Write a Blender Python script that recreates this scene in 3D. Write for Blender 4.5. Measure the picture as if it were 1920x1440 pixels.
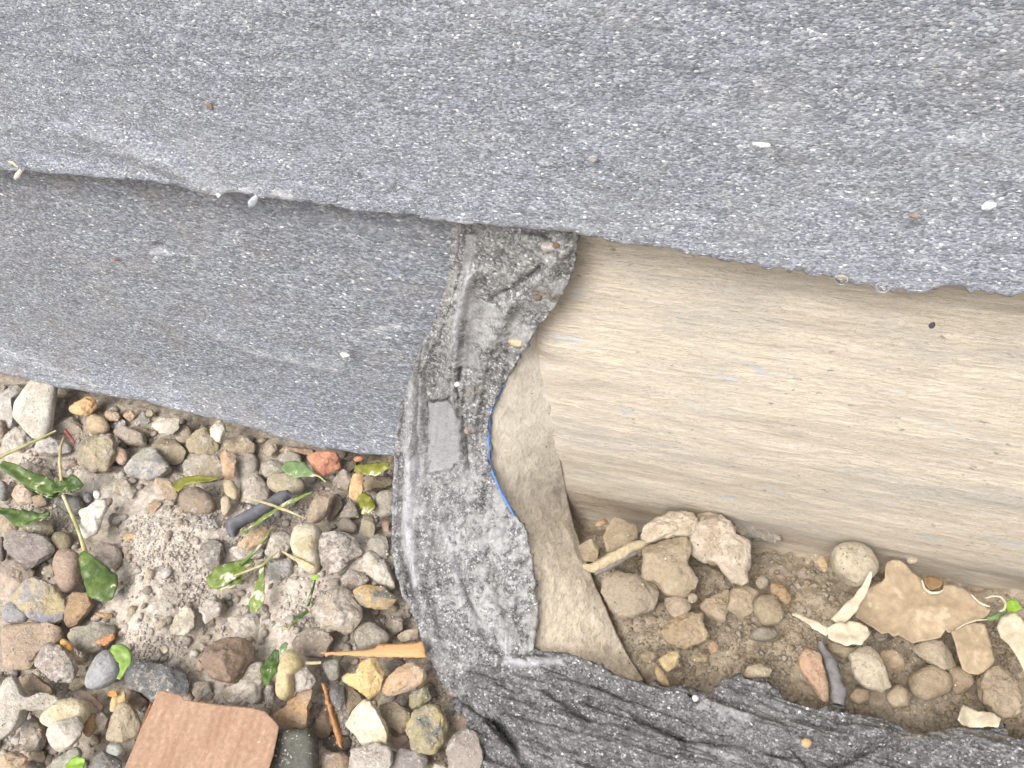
import bpy, math, random
import numpy as np
from mathutils import Matrix, Vector
from mathutils.geometry import delaunay_2d_cdt

for _o in list(bpy.data.objects):
    bpy.data.objects.remove(_o, do_unlink=True)
scene = bpy.context.scene
COL = scene.collection

# ------------------------------------------------------------------ camera
# Wall runs along world X (face towards -Y), ground is z = 0.
FPX = 1500.0                                   # focal length in photo pixels (1920 wide)
PITCH = math.radians(50)
_xc = np.array([3.43, -0.594, 1.0]); _xc /= np.linalg.norm(_xc)
_zz = math.sin(PITCH)
_lo, _hi = 0.0, 1.0
for _i in range(60):
    _b = 0.5*(_lo+_hi); _a = (-_xc[2]*_zz-_xc[1]*_b)/_xc[0]
    if _a*_a+_b*_b+_zz*_zz > 1: _hi = _b
    else: _lo = _b
_zc = np.array([_a, _b, _zz]); _zc /= np.linalg.norm(_zc)
_yc = np.cross(_zc, _xc)
ROT = np.array([_xc, _yc, _zc])                # camera space -> world
def raydir(px, py):
    c = np.array([(px-960)/FPX, -(py-720)/FPX, -1.0])
    return ROT @ (c/np.linalg.norm(c))
CAM = -raydir(960, 905)*0.52
cam_data = bpy.data.cameras.new('camera')
cam_data.sensor_width = 36.0; cam_data.lens = 36.0*FPX/1920.0
cam_data.clip_start = 0.01; cam_data.clip_end = 200
cam = bpy.data.objects.new('camera', cam_data); COL.objects.link(cam)
_m = Matrix.Identity(4)
for _r in range(3):
    for _c in range(3): _m[_r][_c] = float(ROT[_r, _c])
    _m[_r][3] = float(CAM[_r])
cam.matrix_world = _m
scene.camera = cam

# ------------------------------------------------------------------ light: overcast day
SUN_EL, SUN_DIR = math.radians(56), np.array([-0.36, -0.93])   # light comes from behind the camera, a little from the left
world = bpy.data.worlds.new('World'); scene.world = world
world.use_nodes = True
wt = world.node_tree; wt.nodes.clear()
sky = wt.nodes.new('ShaderNodeTexSky'); sky.sky_type = 'NISHITA'; sky.sun_disc = False
sky.sun_elevation = SUN_EL; sky.sun_rotation = math.atan2(SUN_DIR[0], SUN_DIR[1])
sky.dust_density = 6.0; sky.air_density = 1.0; sky.ozone_density = 0.6
hsv = wt.nodes.new('ShaderNodeHueSaturation'); hsv.inputs['Saturation'].default_value = 0.5
bg = wt.nodes.new('ShaderNodeBackground'); bg.inputs['Strength'].default_value = 0.14
wo = wt.nodes.new('ShaderNodeOutputWorld')
wt.links.new(sky.outputs[0], hsv.inputs['Color']); wt.links.new(hsv.outputs[0], bg.inputs[0]); wt.links.new(bg.outputs[0], wo.inputs[0])
sd = bpy.data.lights.new('sun', 'SUN'); sd.energy = 1.35; sd.angle = math.radians(36); sd.color = (1.0, 0.975, 0.945)
sun = bpy.data.objects.new('sun', sd); COL.objects.link(sun)
_d = SUN_DIR/np.linalg.norm(SUN_DIR)*math.cos(SUN_EL)
sun.rotation_euler = Vector((-_d[0], -_d[1], -math.sin(SUN_EL))).to_track_quat('-Z', 'Y').to_euler()
sun.location = (-2, -2, 3)
scene.view_settings.view_transform = 'Standard'; scene.view_settings.look = 'None'
scene.view_settings.gamma = 1; scene.view_settings.exposure = 0.75

# ------------------------------------------------------------------ helpers
rng = np.random.default_rng(7)
random.seed(7)
def lin(rgb, k=0.93):
    c = np.array(rgb, float)/255.0
    c = np.where(c <= 0.04045, c/12.92, ((c+0.055)/1.055)**2.4)
    return tuple(float(v) for v in c*k)
def on_plane(px, py, p0, n):
    d = raydir(px, py); t = np.dot(np.asarray(p0)-CAM, n)/np.dot(d, n)
    return CAM+d*t
def on_ground(px, py, z=0.0): return on_plane(px, py, (0, 0, z), np.array([0, 0, 1.0]))
def on_wall(px, py, y=0.0): return on_plane(px, py, (0, y, 0), np.array([0, 1.0, 0]))
def project(P):
    c = (np.asarray(P)-CAM) @ ROT
    return np.stack([960+FPX*c[..., 0]/-c[..., 2], 720-FPX*c[..., 1]/-c[..., 2]], -1)
def _hash(i, j, k, s):
    h = (i*374761393+j*668265263+k*2147483647+s*1274126177) & 0xffffffff
    h = ((h ^ (h >> 13))*1274126177) & 0xffffffff
    return ((h ^ (h >> 16)) & 0xffff)/65535.0
def vnoise(p, s=0):
    p = np.asarray(p, float); f = np.floor(p).astype(np.int64); t = p-f; t = t*t*(3-2*t)
    out = 0
    for a in (0, 1):
        wa = t[..., 0] if a else 1-t[..., 0]
        for b in (0, 1):
            wb = t[..., 1] if b else 1-t[..., 1]
            for c in (0, 1):
                wc = t[..., 2] if c else 1-t[..., 2]
                out = out+wa*wb*wc*_hash(f[..., 0]+a, f[..., 1]+b, f[..., 2]+c, s)
    return out*2-1
def fbm(p, octv=4, s=0):
    p = np.asarray(p, float); o = 0; a = 1.0; n = 0
    for k in range(octv):
        o = o+a*vnoise(p*(2.0**k)+17.3*k, s+k); n += a; a *= 0.5
    return o/n
def polydist(pts, line):
    """distance of 2-D points to a polyline"""
    L = np.asarray(line, float); best = np.full(pts.shape[:-1], 1e9)
    for a, b in zip(L[:-1], L[1:]):
        d = b-a; t = np.clip(((pts-a)@d)/max(d@d, 1e-9), 0, 1)
        best = np.minimum(best, np.linalg.norm(pts-(a+t[..., None]*d), axis=-1))
    return best
def inpoly(x, y, poly):
    c = False; n = len(poly)
    for i in range(n):
        x1, y1 = poly[i]; x2, y2 = poly[(i+1) % n]
        if (y1 > y) != (y2 > y) and x < (x2-x1)*(y-y1)/(y2-y1)+x1: c = not c
    return c
def interp(v, pairs):
    pairs = np.asarray(pairs, float)
    return np.interp(v, pairs[:, 0], pairs[:, 1])
def mesh_obj(name, verts, faces, mat, parent=None, smooth=True, origin=None, attrs=None, colors=None):
    verts = np.asarray(verts, float)
    if origin is None and parent is None: origin = np.array([verts[:, 0].mean(), verts[:, 1].mean(), verts[:, 2].min()])
    if origin is None: origin = np.zeros(3)
    me = bpy.data.meshes.new(name)
    me.from_pydata((verts-origin).tolist(), [], [tuple(int(i) for i in f) for f in faces])
    if smooth: me.polygons.foreach_set('use_smooth', [True]*len(me.polygons))
    for k, v in (attrs or {}).items():
        a = me.attributes.new(k, 'FLOAT', 'POINT'); a.data.foreach_set('value', np.asarray(v, np.float32).ravel())
    if colors is not None:
        a = me.attributes.new('Col', 'FLOAT_COLOR', 'POINT')
        cc = np.concatenate([np.asarray(colors, np.float32), np.ones((len(verts), 1), np.float32)], 1); a.data.foreach_set('color', cc.ravel())
    me.update()
    o = bpy.data.objects.new(name, me); COL.objects.link(o)
    if mat: me.materials.append(mat)
    o.location = origin
    if parent is not None:
        o.parent = parent
        o.location = np.asarray(origin)-np.array(parent.location)
    return o
def empty(name, loc, label, cat, group=None):
    o = bpy.data.objects.new(name, None); COL.objects.link(o); o.location = loc; o.empty_display_size = 0.01
    return tag(o, label, cat, group)
def tag(o, label, cat, group=None, kind=None):
    if label: o['label'] = label
    if cat: o['category'] = cat
    if group: o['group'] = group
    if kind: o['kind'] = kind
    return o
def grid_faces(nr, nc, wrap=False):
    f = []
    for r in range(nr-1):
        for c in range(nc if wrap else nc-1):
            d = (c+1) % nc
            f.append((r*nc+c, r*nc+d, (r+1)*nc+d, (r+1)*nc+c))
    return f
def solid(o, t, off=-1):
    m = o.modifiers.new('thickness', 'SOLIDIFY'); m.thickness = t; m.offset = off; m.use_even_offset = False
    return o

# ------------------------------------------------------------------ materials
class Mat:
    def __init__(s, name):
        s.m = bpy.data.materials.new(name); s.m.use_nodes = True; s.t = s.m.node_tree; s.t.nodes.clear()
        s.out = s.n('ShaderNodeOutputMaterial'); s.b = s.n('ShaderNodeBsdfPrincipled'); s.l(s.b.outputs[0], s.out.inputs[0])
        tc = s.n('ShaderNodeTexCoord'); s.co = tc.outputs['Object']
    def n(s, k): return s.t.nodes.new(k)
    def l(s, a, b): s.t.links.new(a, b)
    def put(s, sock, v):
        if isinstance(v, bpy.types.NodeSocket): s.l(v, sock)
        elif isinstance(v, (tuple, list)) and len(v) == 3 and sock.type == 'RGBA': sock.default_value = (*v, 1)
        else: sock.default_value = v
    def map(s, scale, src=None, add=None):
        m = s.n('ShaderNodeMapping'); s.l(src or s.co, m.inputs[0]); m.inputs['Scale'].default_value = scale
        if add is not None: s.put(m.inputs['Location'], add)
        return m.outputs[0]
    def noise(s, scale, detail=4, rough=0.55, co=None, dist=0):
        n = s.n('ShaderNodeTexNoise'); s.l(co or s.co, n.inputs['Vector'])
        n.inputs['Scale'].default_value = scale; n.inputs['Detail'].default_value = detail; n.inputs['Roughness'].default_value = rough; n.inputs['Distortion'].default_value = dist
        return n.outputs['Fac']
    def voro(s, scale, co=None, feat='F1'):
        n = s.n('ShaderNodeTexVoronoi'); n.feature = feat; s.l(co or s.co, n.inputs['Vector']); n.inputs['Scale'].default_value = scale
        return n
    def ramp(s, fac, stops, interp='LINEAR'):
        r = s.n('ShaderNodeValToRGB'); r.color_ramp.interpolation = interp; s.l(fac, r.inputs[0])
        e = r.color_ramp.elements
        while len(e) < len(stops): e.new(0.5)
        for k, (p, c) in enumerate(stops):
            e[k].position = p; e[k].color = (*c, 1) if isinstance(c, (tuple, list)) else (c, c, c, 1)
        return r.outputs[0]
    def mix(s, fac, a, b, mode='MIX'):
        m = s.n('ShaderNodeMix'); m.data_type = 'RGBA'; m.blend_type = mode
        s.put(m.inputs[0], fac); s.put(m.inputs[6], a); s.put(m.inputs[7], b)
        return m.outputs[2]
    def math(s, op, a, b=0.0, clamp=False):
        m = s.n('ShaderNodeMath'); m.operation = op; m.use_clamp = clamp; s.put(m.inputs[0], a); s.put(m.inputs[1], b)
        return m.outputs[0]
    def attr(s, name, typ='GEOMETRY', out='Fac'):
        a = s.n('ShaderNodeAttribute'); a.attribute_type = typ; a.attribute_name = name
        return a.outputs[out]
    def bump(s, h, strength=0.4, dist=0.001, prev=None):
        b = s.n('ShaderNodeBump'); s.put(b.inputs['Height'], h); b.inputs['Strength'].default_value = strength; b.inputs['Distance'].default_value = dist
        if prev is not None: s.l(prev, b.inputs['Normal'])
        return b.outputs[0]
    def done(s, col, rough=0.7, normal=None, spec=0.5):
        s.put(s.b.inputs['Base Color'], col); s.put(s.b.inputs['Roughness'], rough); s.b.inputs['Specular IOR Level'].default_value = spec
        if normal is not None: s.l(normal, s.b.inputs['Normal'])
        return s.m

def slate_material(name, tone=1.0, contrast=1.0, stretch=(0.8, 0.8, 1.35), film=0.22, dirt=0.0, grain=1000):
    """slate granules pressed into grey bitumen felt"""
    M = Mat(name)
    co = M.map(stretch)
    wob = M.n('ShaderNodeVectorMath'); wob.operation = 'ADD'
    nz = M.n('ShaderNodeTexNoise'); M.l(co, nz.inputs['Vector']); nz.inputs['Scale'].default_value = 900; nz.inputs['Detail'].default_value = 2
    sc = M.n('ShaderNodeVectorMath'); sc.operation = 'SCALE'; M.l(nz.outputs['Color'], sc.inputs[0]); sc.inputs['Scale'].default_value = 0.0009
    M.l(co, wob.inputs[0]); M.l(sc.outputs[0], wob.inputs[1]); cw = wob.outputs[0]
    v = M.voro(grain, cw); sep = M.n('ShaderNodeSeparateColor'); M.l(v.outputs['Color'], sep.inputs[0])
    g = lambda x: max(0.01, (0.235+(x-0.235)*contrast)*tone)
    col = M.ramp(sep.outputs[0], [(0, (g(.116), g(.127), g(.150))), (.3, (g(.172), g(.190), g(.224))), (.6, (g(.230), g(.252), g(.294))), (.86, (g(.322), g(.346), g(.388))), (.978, (g(.39), g(.41), g(.44))), (1, (.78, .78, .78))])  # near-white last stop paints the glint of a few granules into the colour
    tint = M.noise(26, 4, .6)
    col = M.mix(M.ramp(tint, [(.5, 0.0), (.75, 0.30)]), col, (0.27*tone, 0.265*tone, 0.235*tone))
    mott = M.noise(150, 6, .7, M.map((.6, .6, 1.6)))
    col = M.mix(1.0, col, M.ramp(mott, [(.28, .74), (.5, 1.0), (.72, 1.24)]), 'MULTIPLY')
    big = M.noise(7, 4, .55)
    col = M.mix(1.0, col, M.ramp(big, [(.3, .93), (.5, 1.0), (.7, 1.07)]), 'MULTIPLY')
    st = M.noise(9, 6, .7, M.map((1.1, 1.1, 5.0)), 0.6)
    col = M.mix(M.math('MULTIPLY', M.ramp(st, [(.52, 0.0), (.70, 1.0)]), film), col, (0.335*tone, 0.362*tone, 0.41*tone))
    scuff = M.attr('scuff')
    sn = M.noise(210, 7, .78, M.map((.7, .7, 1.5)))
    sf = M.math('MULTIPLY', scuff, M.ramp(sn, [(.44, 0.0), (.62, .95)]), True)
    col = M.mix(sf, col, (0.60, 0.605, 0.63))
    if dirt:
        col = M.mix(M.math('MULTIPLY', M.ramp(M.noise(34, 5, .6), [(.45, 0.0), (.7, 1.0)]), dirt), col, (0.20, 0.175, 0.14))
    h1 = M.math('SUBTRACT', sep.outputs[1], M.math('MULTIPLY', v.outputs['Distance'], 0.9))
    nb = M.bump(h1, 0.42, 0.0006)
    nb = M.bump(mott, 0.5, 0.0022, nb)
    nb = M.bump(M.noise(160, 6, .75, M.map((.7, .7, 1.7)), .8), 0.45, 0.0016, nb)
    rg = M.ramp(sep.outputs[2], [(0, .75), (.8, .55), (1, .3)])
    return M.done(col, rg, nb, 0.5)

def torn_material(name, tone=1.0, stretch=(1, 1, 1)):
    """broken bitumen: dark, crumbly, chalky patches, bare smooth patches, a few white grains"""
    M = Mat(name)
    co = M.map(stretch)
    v = M.voro(1050, co); sep = M.n('ShaderNodeSeparateColor'); M.l(v.outputs['Color'], sep.inputs[0])
    t = tone
    col = M.ramp(sep.outputs[0], [(0, .06*t), (.4, .11*t), (.75, .18*t), (.93, .28*t), (.985, .36*t), (1, .85)])
    n1 = M.noise(48, 8, .74, co, 1.2); n2 = M.noise(170, 7, .76, co, .5)
    col = M.mix(1.0, col, M.ramp(n2, [(.3, .62), (.5, 1.0), (.72, 1.5)]), 'MULTIPLY')
    chalk = M.ramp(M.math('ADD', n1, M.math('MULTIPLY', M.math('SUBTRACT', n2, .5), .5)), [(.45, 0.0), (.57, 1.0)])
    ck = M.math('MULTIPLY', chalk, M.attr('chalk'), True)
    col = M.mix(ck, col, M.ramp(n2, [(.3, .30), (.7, .62)]))
    bare = M.math('MULTIPLY', M.attr('bare'), M.ramp(n2, [(.22, .75), (.45, 1.0)]), True)
    fine = M.noise(1100, 3, .6, M.map((.4, .4, 1.5)))
    col = M.mix(bare, col, M.ramp(fine, [(.3, (.22, .22, .227)), (.7, (.33, .33, .34))]))
    scuff = M.math('MULTIPLY', M.attr('scuff'), M.ramp(n2, [(.3, .35), (.5, 1.0)]), True)
    col = M.mix(scuff, col, (.62, .62, .66))
    mud = M.math('MULTIPLY', M.attr('mud'), M.ramp(n1, [(.35, .2), (.55, 1.0)]), True)
    col = M.mix(mud, col, (.30, .265, .21))
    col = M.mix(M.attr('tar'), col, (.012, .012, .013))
    h = M.math('ADD', M.math('MULTIPLY', sep.outputs[1], .35), n2)
    k = M.math('SUBTRACT', 1.0, M.math('MULTIPLY', M.attr('bare'), .85))
    nb = M.bump(M.math('MULTIPLY', h, k), 0.9, 0.0026)
    nb = M.bump(M.math('MULTIPLY', n1, k), 0.7, 0.005, nb)
    return M.done(col, M.ramp(sep.outputs[2], [(0, .62), (.7, .42), (1, .2)]), nb, 0.5)

def lw(rgb): return lin((rgb[0]+2, rgb[1]+2, rgb[2]+6), 1.19)
def lb(rgb): return lin((rgb[0], rgb[1]+2, rgb[2]+8), 1.42)
def render_wall_material():
    """muddy, horizontally brushed plinth render"""
    M = Mat('brushed_render')
    g1 = M.noise(14, 9, .72, M.map((1.0, 1.0, 8.0)), 0.7)
    g2 = M.noise(150, 8, .74, M.map((1.0, 1.0, 4.2)), 1.6)
    col = M.ramp(g1, [(.30, lw((180, 172, 156))), (.46, lw((198, 189, 170))), (.58, lw((206, 197, 177))), (.72, lw((218, 209, 190)))])
    col = M.mix(M.ramp(g2, [(.30, .7), (.45, 0.0)]), col, lw((162, 147, 120)))
    col = M.mix(M.ramp(g2, [(.56, 0.0), (.72, .5)]), col, lw((230, 220, 198)))
    g3 = M.noise(30, 7, .75, M.map((1.0, 1.0, 15.0)), 0.8)
    col = M.mix(M.ramp(g3, [(.34, .5), (.45, 0.0)]), col, lw((170, 156, 128)))
    col = M.mix(M.ramp(g3, [(.53, 0.0), (.66, .6)]), col, lw((232, 220, 194)))
    pa = M.noise(11, 4, .6, M.map((1, 1, 2.6)))
    col = M.mix(M.ramp(pa, [(.52, 0.0), (.66, .55)]), col, lw((176, 174, 164)))
    ps = M.noise(42, 3, .5, M.map((1, 1, 2.8)))
    col = M.mix(M.ramp(ps, [(.66, 0.0), (.72, .6)]), col, lw((185, 190, 190)))
    wv = M.n('ShaderNodeVectorMath'); wv.operation = 'ADD'; wn = M.n('ShaderNodeTexNoise'); wn.inputs['Scale'].default_value = 300; M.l(M.co, wn.inputs['Vector'])
    ws = M.n('ShaderNodeVectorMath'); ws.operation = 'SCALE'; ws.inputs['Scale'].default_value = .005; M.l(wn.outputs['Color'], ws.inputs[0]); M.l(M.co, wv.inputs[0]); M.l(ws.outputs[0], wv.inputs[1]); wv = wv.outputs[0]
    sp = M.voro(105, M.map((1, 1, 1.9), wv))
    col = M.mix(M.math('MULTIPLY', M.ramp(sp.outputs['Distance'], [(.09, 1.0), (.17, 0.0)]), M.ramp(M.noise(26, 3), [(.48, 0.0), (.58, .6)])), col, lw((104, 96, 84)))
    col = M.mix(M.math('MULTIPLY', M.attr('bare'), .75), col, M.ramp(g2, [(.35, lw((146, 146, 132))), (.65, lw((184, 184, 168)))]))
    wet = M.attr('wet')
    col = M.mix(M.math('MULTIPLY', wet, M.ramp(g1, [(.3, 1.0), (.7, .65)])), col, lw((128, 112, 88)))
    nb = M.bump(g2, 0.8, 0.0022); nb = M.bump(g3, 0.6, 0.0022, nb); nb = M.bump(M.noise(420, 3, .6, M.map((.6, .6, 2.0))), 0.3, 0.0007, nb)
    return M.done(col, 0.82, nb, 0.3)

def muddy_board_material():
    M = Mat('muddy_board')
    g1 = M.noise(110, 9, .72, M.map((1.7, .8, .8)), 0.6); g2 = M.noise(520, 6, .7, M.map((1.5, .55, .55)))
    col = M.ramp(g1, [(.3, lb((136, 127, 108))), (.48, lb((166, 155, 134))), (.7, lb((194, 183, 160)))])
    col = M.mix(M.ramp(g2, [(.32, .7), (.48, 0.0)]), col, lb((116, 104, 82)))
    col = M.mix(M.ramp(g2, [(.55, 0.0), (.72, .4)]), col, lb((206, 195, 170)))
    col = M.mix(M.math('MULTIPLY', M.attr('grey'), .55), col, lb((158, 154, 140)))
    sp = M.voro(150)
    col = M.mix(M.math('MULTIPLY', M.ramp(sp.outputs['Distance'], [(.06, 1.0), (.12, 0.0)]), M.ramp(M.noise(30, 2), [(.5, 0.0), (.6, .85)])), col, lb((84, 72, 58)))
    nb = M.bump(g2, 0.6, 0.0012); nb = M.bump(g1, 0.5, 0.0025, nb)
    return M.done(col, 0.85, nb, 0.3)

def stone_material(name, vertex=False):
    M = Mat(name)
    if vertex:
        base = M.attr('Col', out='Color'); col2 = M.mix(1.0, base, (.72, .70, .68), 'MULTIPLY'); dust = 0.35; gloss = 0.0; co = M.co
    else:
        oi = M.n('ShaderNodeObjectInfo'); base = oi.outputs['Color']
        off = M.n('ShaderNodeVectorMath'); off.operation = 'SCALE'; cx = M.n('ShaderNodeCombineXYZ')
        for i in range(3): M.l(oi.outputs['Random'], cx.inputs[i])
        M.l(cx.outputs[0], off.inputs[0]); off.inputs['Scale'].default_value = 37.0
        add = M.n('ShaderNodeVectorMath'); add.operation = 'ADD'; M.l(M.co, add.inputs[0]); M.l(off.outputs[0], add.inputs[1]); co = add.outputs[0]
        col2 = M.attr('col2', 'OBJECT', 'Color'); dust = M.attr('dust', 'OBJECT'); gloss = M.attr('gloss', 'OBJECT')
    n1 = M.noise(75, 5, .6, co, 0.7); n2 = M.noise(430, 6, .74, co); n3 = M.noise(130, 4, .6, co)
    col = M.mix(M.ramp(n1, [(.42, 0.0), (.62, 1.0)]), base, col2)
    col = M.mix(1.0, col, M.ramp(n2, [(.25, .62), (.5, 1.0), (.75, 1.34)]), 'MULTIPLY')
    th = M.math('SUBTRACT', 0.69, M.math('MULTIPLY', dust, 0.42))
    d = M.math('MULTIPLY', M.math('SUBTRACT', M.math('ADD', n3, M.math('MULTIPLY', M.math('SUBTRACT', n2, .5), .9)), th), 5.0, True)
    muddy = 0.0 if vertex else M.attr('muddy', 'OBJECT')
    dcol = M.mix(muddy, M.ramp(n2, [(.3, lin((196, 188, 177))), (.7, lin((222, 215, 206)))]), M.ramp(n2, [(.3, lin((166, 152, 130))), (.7, lin((192, 178, 156)))]))
    col = M.mix(M.math('MULTIPLY', d, .72), col, dcol)
    v = M.voro(330, co)
    col = M.mix(M.math('MULTIPLY', M.ramp(v.outputs['Distance'], [(.10, 1.0), (.17, 0.0)]), M.ramp(n3, [(.52, 0.0), (.62, .9)])), col, lin((235, 230, 222)))
    nb = M.bump(n2, 0.7, 0.0014); nb = M.bump(M.math('MULTIPLY', d, n2), 0.4, 0.0010, nb); nb = M.bump(n3, 0.5, 0.003, nb)
    rg = M.math('SUBTRACT', 0.78, M.math('MULTIPLY', gloss, 0.42))
    return M.done(col, rg, nb, 0.4)

def ground_material():
    M = Mat('silt_and_soil')
    n1 = M.noise(38, 6, .62, None, .5); n2 = M.noise(260, 6, .7); n3 = M.noise(900, 3, .6)
    silt = M.ramp(n2, [(.28, lin((152, 142, 130))), (.5, lin((194, 184, 171))), (.72, lin((222, 214, 205)))])
    soil = M.ramp(n2, [(.28, lin((116, 104, 89))), (.5, lin((160, 147, 127))), (.74, lin((194, 181, 161)))])
    soil = M.mix(M.ramp(n1, [(.5, 0.0), (.66, .6)]), soil, lin((166, 155, 140)))
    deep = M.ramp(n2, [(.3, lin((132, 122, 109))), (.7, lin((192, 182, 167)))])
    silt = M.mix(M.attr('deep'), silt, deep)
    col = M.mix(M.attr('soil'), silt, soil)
    v = M.voro(420)
    col = M.mix(M.math('MULTIPLY', M.ramp(v.outputs['Distance'], [(.10, 1.0), (.18, 0.0)]), M.ramp(n1, [(.5, 0.0), (.58, .8)])), col, lin((226, 220, 210)))
    nb = M.bump(n2, 0.8, 0.0022); nb = M.bump(n3, 0.4, 0.0006, nb)
    return M.done(col, 0.9, nb, 0.25)

def leaf_material(name, c1, c2, dusty=0.3, rough=0.5, dcol=(206, 200, 186)):
    M = Mat(name)
    n1 = M.noise(60, 5, .6); n2 = M.noise(260, 5, .7)
    col = M.ramp(n1, [(.35, lin(c1)), (.65, lin(c2))])
    col = M.mix(1.0, col, M.ramp(n2, [(.3, .8), (.7, 1.2)]), 'MULTIPLY')
    d = M.ramp(M.math('ADD', M.noise(110, 4, .6), M.math('MULTIPLY', M.math('SUBTRACT', n2, .5), .6)), [(.72-dusty*.35, 0.0), (.80-dusty*.35, .85)])
    col = M.mix(d, col, lin(dcol))
    nb = M.bump(n1, 0.4, 0.0015); nb = M.bump(n2, 0.3, 0.0006, nb)
    return M.done(col, rough, nb, 0.4)

def plain_noise_material(name, c1, c2, sc=200, stretch=(1, 1, 1), rough=0.7, bump=0.4, bd=0.001):
    M = Mat(name)
    n = M.noise(sc, 6, .62, M.map(stretch), .4)
    return M.done(M.ramp(n, [(.3, lin(c1)), (.7, lin(c2))]), rough, M.bump(n, bump, bd), 0.4)
# ------------------------------------------------------------------ ground
SAND = [(330, 1010, 90, .008), (300, 1120, 80, .007), (540, 1110, 60, .009), (230, 930, 50, .006), (620, 1090, 55, .007), (480, 1290, 60, .006),
        (290, 1200, 60, .006), (720, 1060, 50, .006), (170, 900, 40, .006), (400, 1010, 60, .006), (60, 830, 50, .005), (560, 1200, 40, .006)]
EDGE_X = [(-0.9, 0.03), (0.03, 0.03)]
def soil_mask(x, y):
    # left of the torn strip: silt and gravel; right of it: brown soil
    return np.clip((x-(-0.012+0.10*y+0.012*vnoise(np.stack([x*60, y*60, 0*x], -1), 3)))/0.012, 0, 1)
_foot = np.array([on_ground(a, b)[:2] for a, b in [(1072, 965), (1088, 1020), (1110, 1080), (1136, 1140), (1163, 1200), (1180, 1232), (1200, 1270), (1215, 1290)]])
_mounds = [(on_ground(a, b), r/2900.0, h) for a, b, r, h in SAND]
def ground_z(x, y):
    x = np.asarray(x, float); y = np.asarray(y, float)
    p = np.stack([x, y, np.zeros_like(x)], -1)
    s = soil_mask(x, y)
    zl = 0.0018+0.0048*fbm(p*42, 4, 1)+0.0016*fbm(p*150, 4, 2)
    for c, r, h in _mounds:
        zl = zl+(h+.003)*np.exp(-((x-c[0])**2+(y-c[1])**2)/(r*r*1.1))
    clod = fbm(p*55, 5, 5)
    zr = -0.001+0.0080*clod+0.0035*np.abs(fbm(p*120, 3, 9))-0.022*np.exp(-((y+0.002)/0.017)**2)*np.clip(1.5-x*7, .1, 1)
    zr = zr-0.009*np.exp(-(polydist(np.stack([x, y], -1), _foot)/0.009)**2)
    return zl*(1-s)+zr*s
def axis(a, b, step, ext):
    core = list(np.arange(a, b+1e-6, step)); d = step; lo = []; hi = []; va = a; vb = b
    while va > -ext or vb < ext:
        d *= 1.35; va -= d; vb += d; lo.append(max(va, -ext)); hi.append(min(vb, ext))
    u = sorted(set([round(v, 5) for v in lo+core+hi])); return np.array(u)
gx = axis(-0.36, 0.36, 0.0016, 6.0); gy = axis(-0.34, 0.02, 0.0016, 6.0)
X, Y = np.meshgrid(gx, gy)
Z = ground_z(X, Y)
P3 = np.stack([X, Y, 0*X], -1)
near = np.clip((0.9-np.hypot(X, Y))/0.5, 0, 1)
Z = Z+near*0.0017*fbm(P3*300, 4, 12)
gv = np.stack([X, Y, Z], -1).reshape(-1, 3)
sm = soil_mask(X, Y)
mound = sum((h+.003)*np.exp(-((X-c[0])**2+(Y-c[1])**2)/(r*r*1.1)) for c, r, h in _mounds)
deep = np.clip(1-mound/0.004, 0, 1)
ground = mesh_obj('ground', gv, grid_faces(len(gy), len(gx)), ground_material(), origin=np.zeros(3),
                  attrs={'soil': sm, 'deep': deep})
tag(ground, 'wet brown soil and grey silt at the foot of the wall', 'ground', kind='structure')

# ------------------------------------------------------------------ plinth wall with brushed render
def wall_y(x, z):
    """front face of the render: a soft belly towards the viewer"""
    k = np.clip((x+0.02)/0.06, 0, 1)
    return 0.004-k*(0.006+0.012*np.sin(np.clip(z/0.20, 0, 1)*math.pi)**1.2)
wx = np.concatenate([np.linspace(-3, -0.5, 8)[:-1], np.linspace(-0.5, 0.6, 280), np.linspace(0.6, 3, 8)[1:]])
wz = np.concatenate([[-0.15, -0.05], np.linspace(-0.03, 0.26, 110), np.linspace(0.3, 2.2, 12)])
X, Zm = np.meshgrid(wx, wz)
pw = np.stack([X*9, 0*X, Zm*60], -1)
Yw = wall_y(X, Zm)-0.0013*fbm(pw, 5, 21)-0.0008*fbm(np.stack([X*40, 0*X, Zm*330], -1), 3, 4)
px_ = project(np.stack([X, Yw, Zm], -1))
base_line = 945+(px_[..., 0]-1080)*0.185
wet = np.clip(X/0.02, 0, 1)*np.clip(1-np.abs(base_line-px_[..., 1]-6)/34.0, 0, 1)*np.clip(.55+.9*fbm(np.stack([X*30, 0*X, Zm*30], -1), 3, 8), 0, 1)
wv = np.stack([X, Yw, Zm], -1).reshape(-1, 3); nf = len(wv)
fr = grid_faces(len(wz), len(wx))
back = [(-3, .32, -.15), (3, .32, -.15), (3, .32, 2.2), (-3, .32, 2.2)]
wv = np.concatenate([wv, back]); nc = len(wx); lr = (len(wz)-1)*nc
fr = fr+[(nf+1, nf, nf+3, nf+2), tuple([lr+i for i in range(nc)]+[nf+2, nf+3])]
wall = mesh_obj('plinth_wall', wv, fr, render_wall_material(), origin=np.zeros(3), attrs={'wet': np.concatenate([wet.ravel(), np.zeros(4)]), 'bare': np.concatenate([np.clip((-.02-X)/.02, 0, 1).ravel(), np.zeros(4)])})
tag(wall, 'beige plinth wall with horizontally brushed muddy render under the grey sheet', 'wall')

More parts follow.
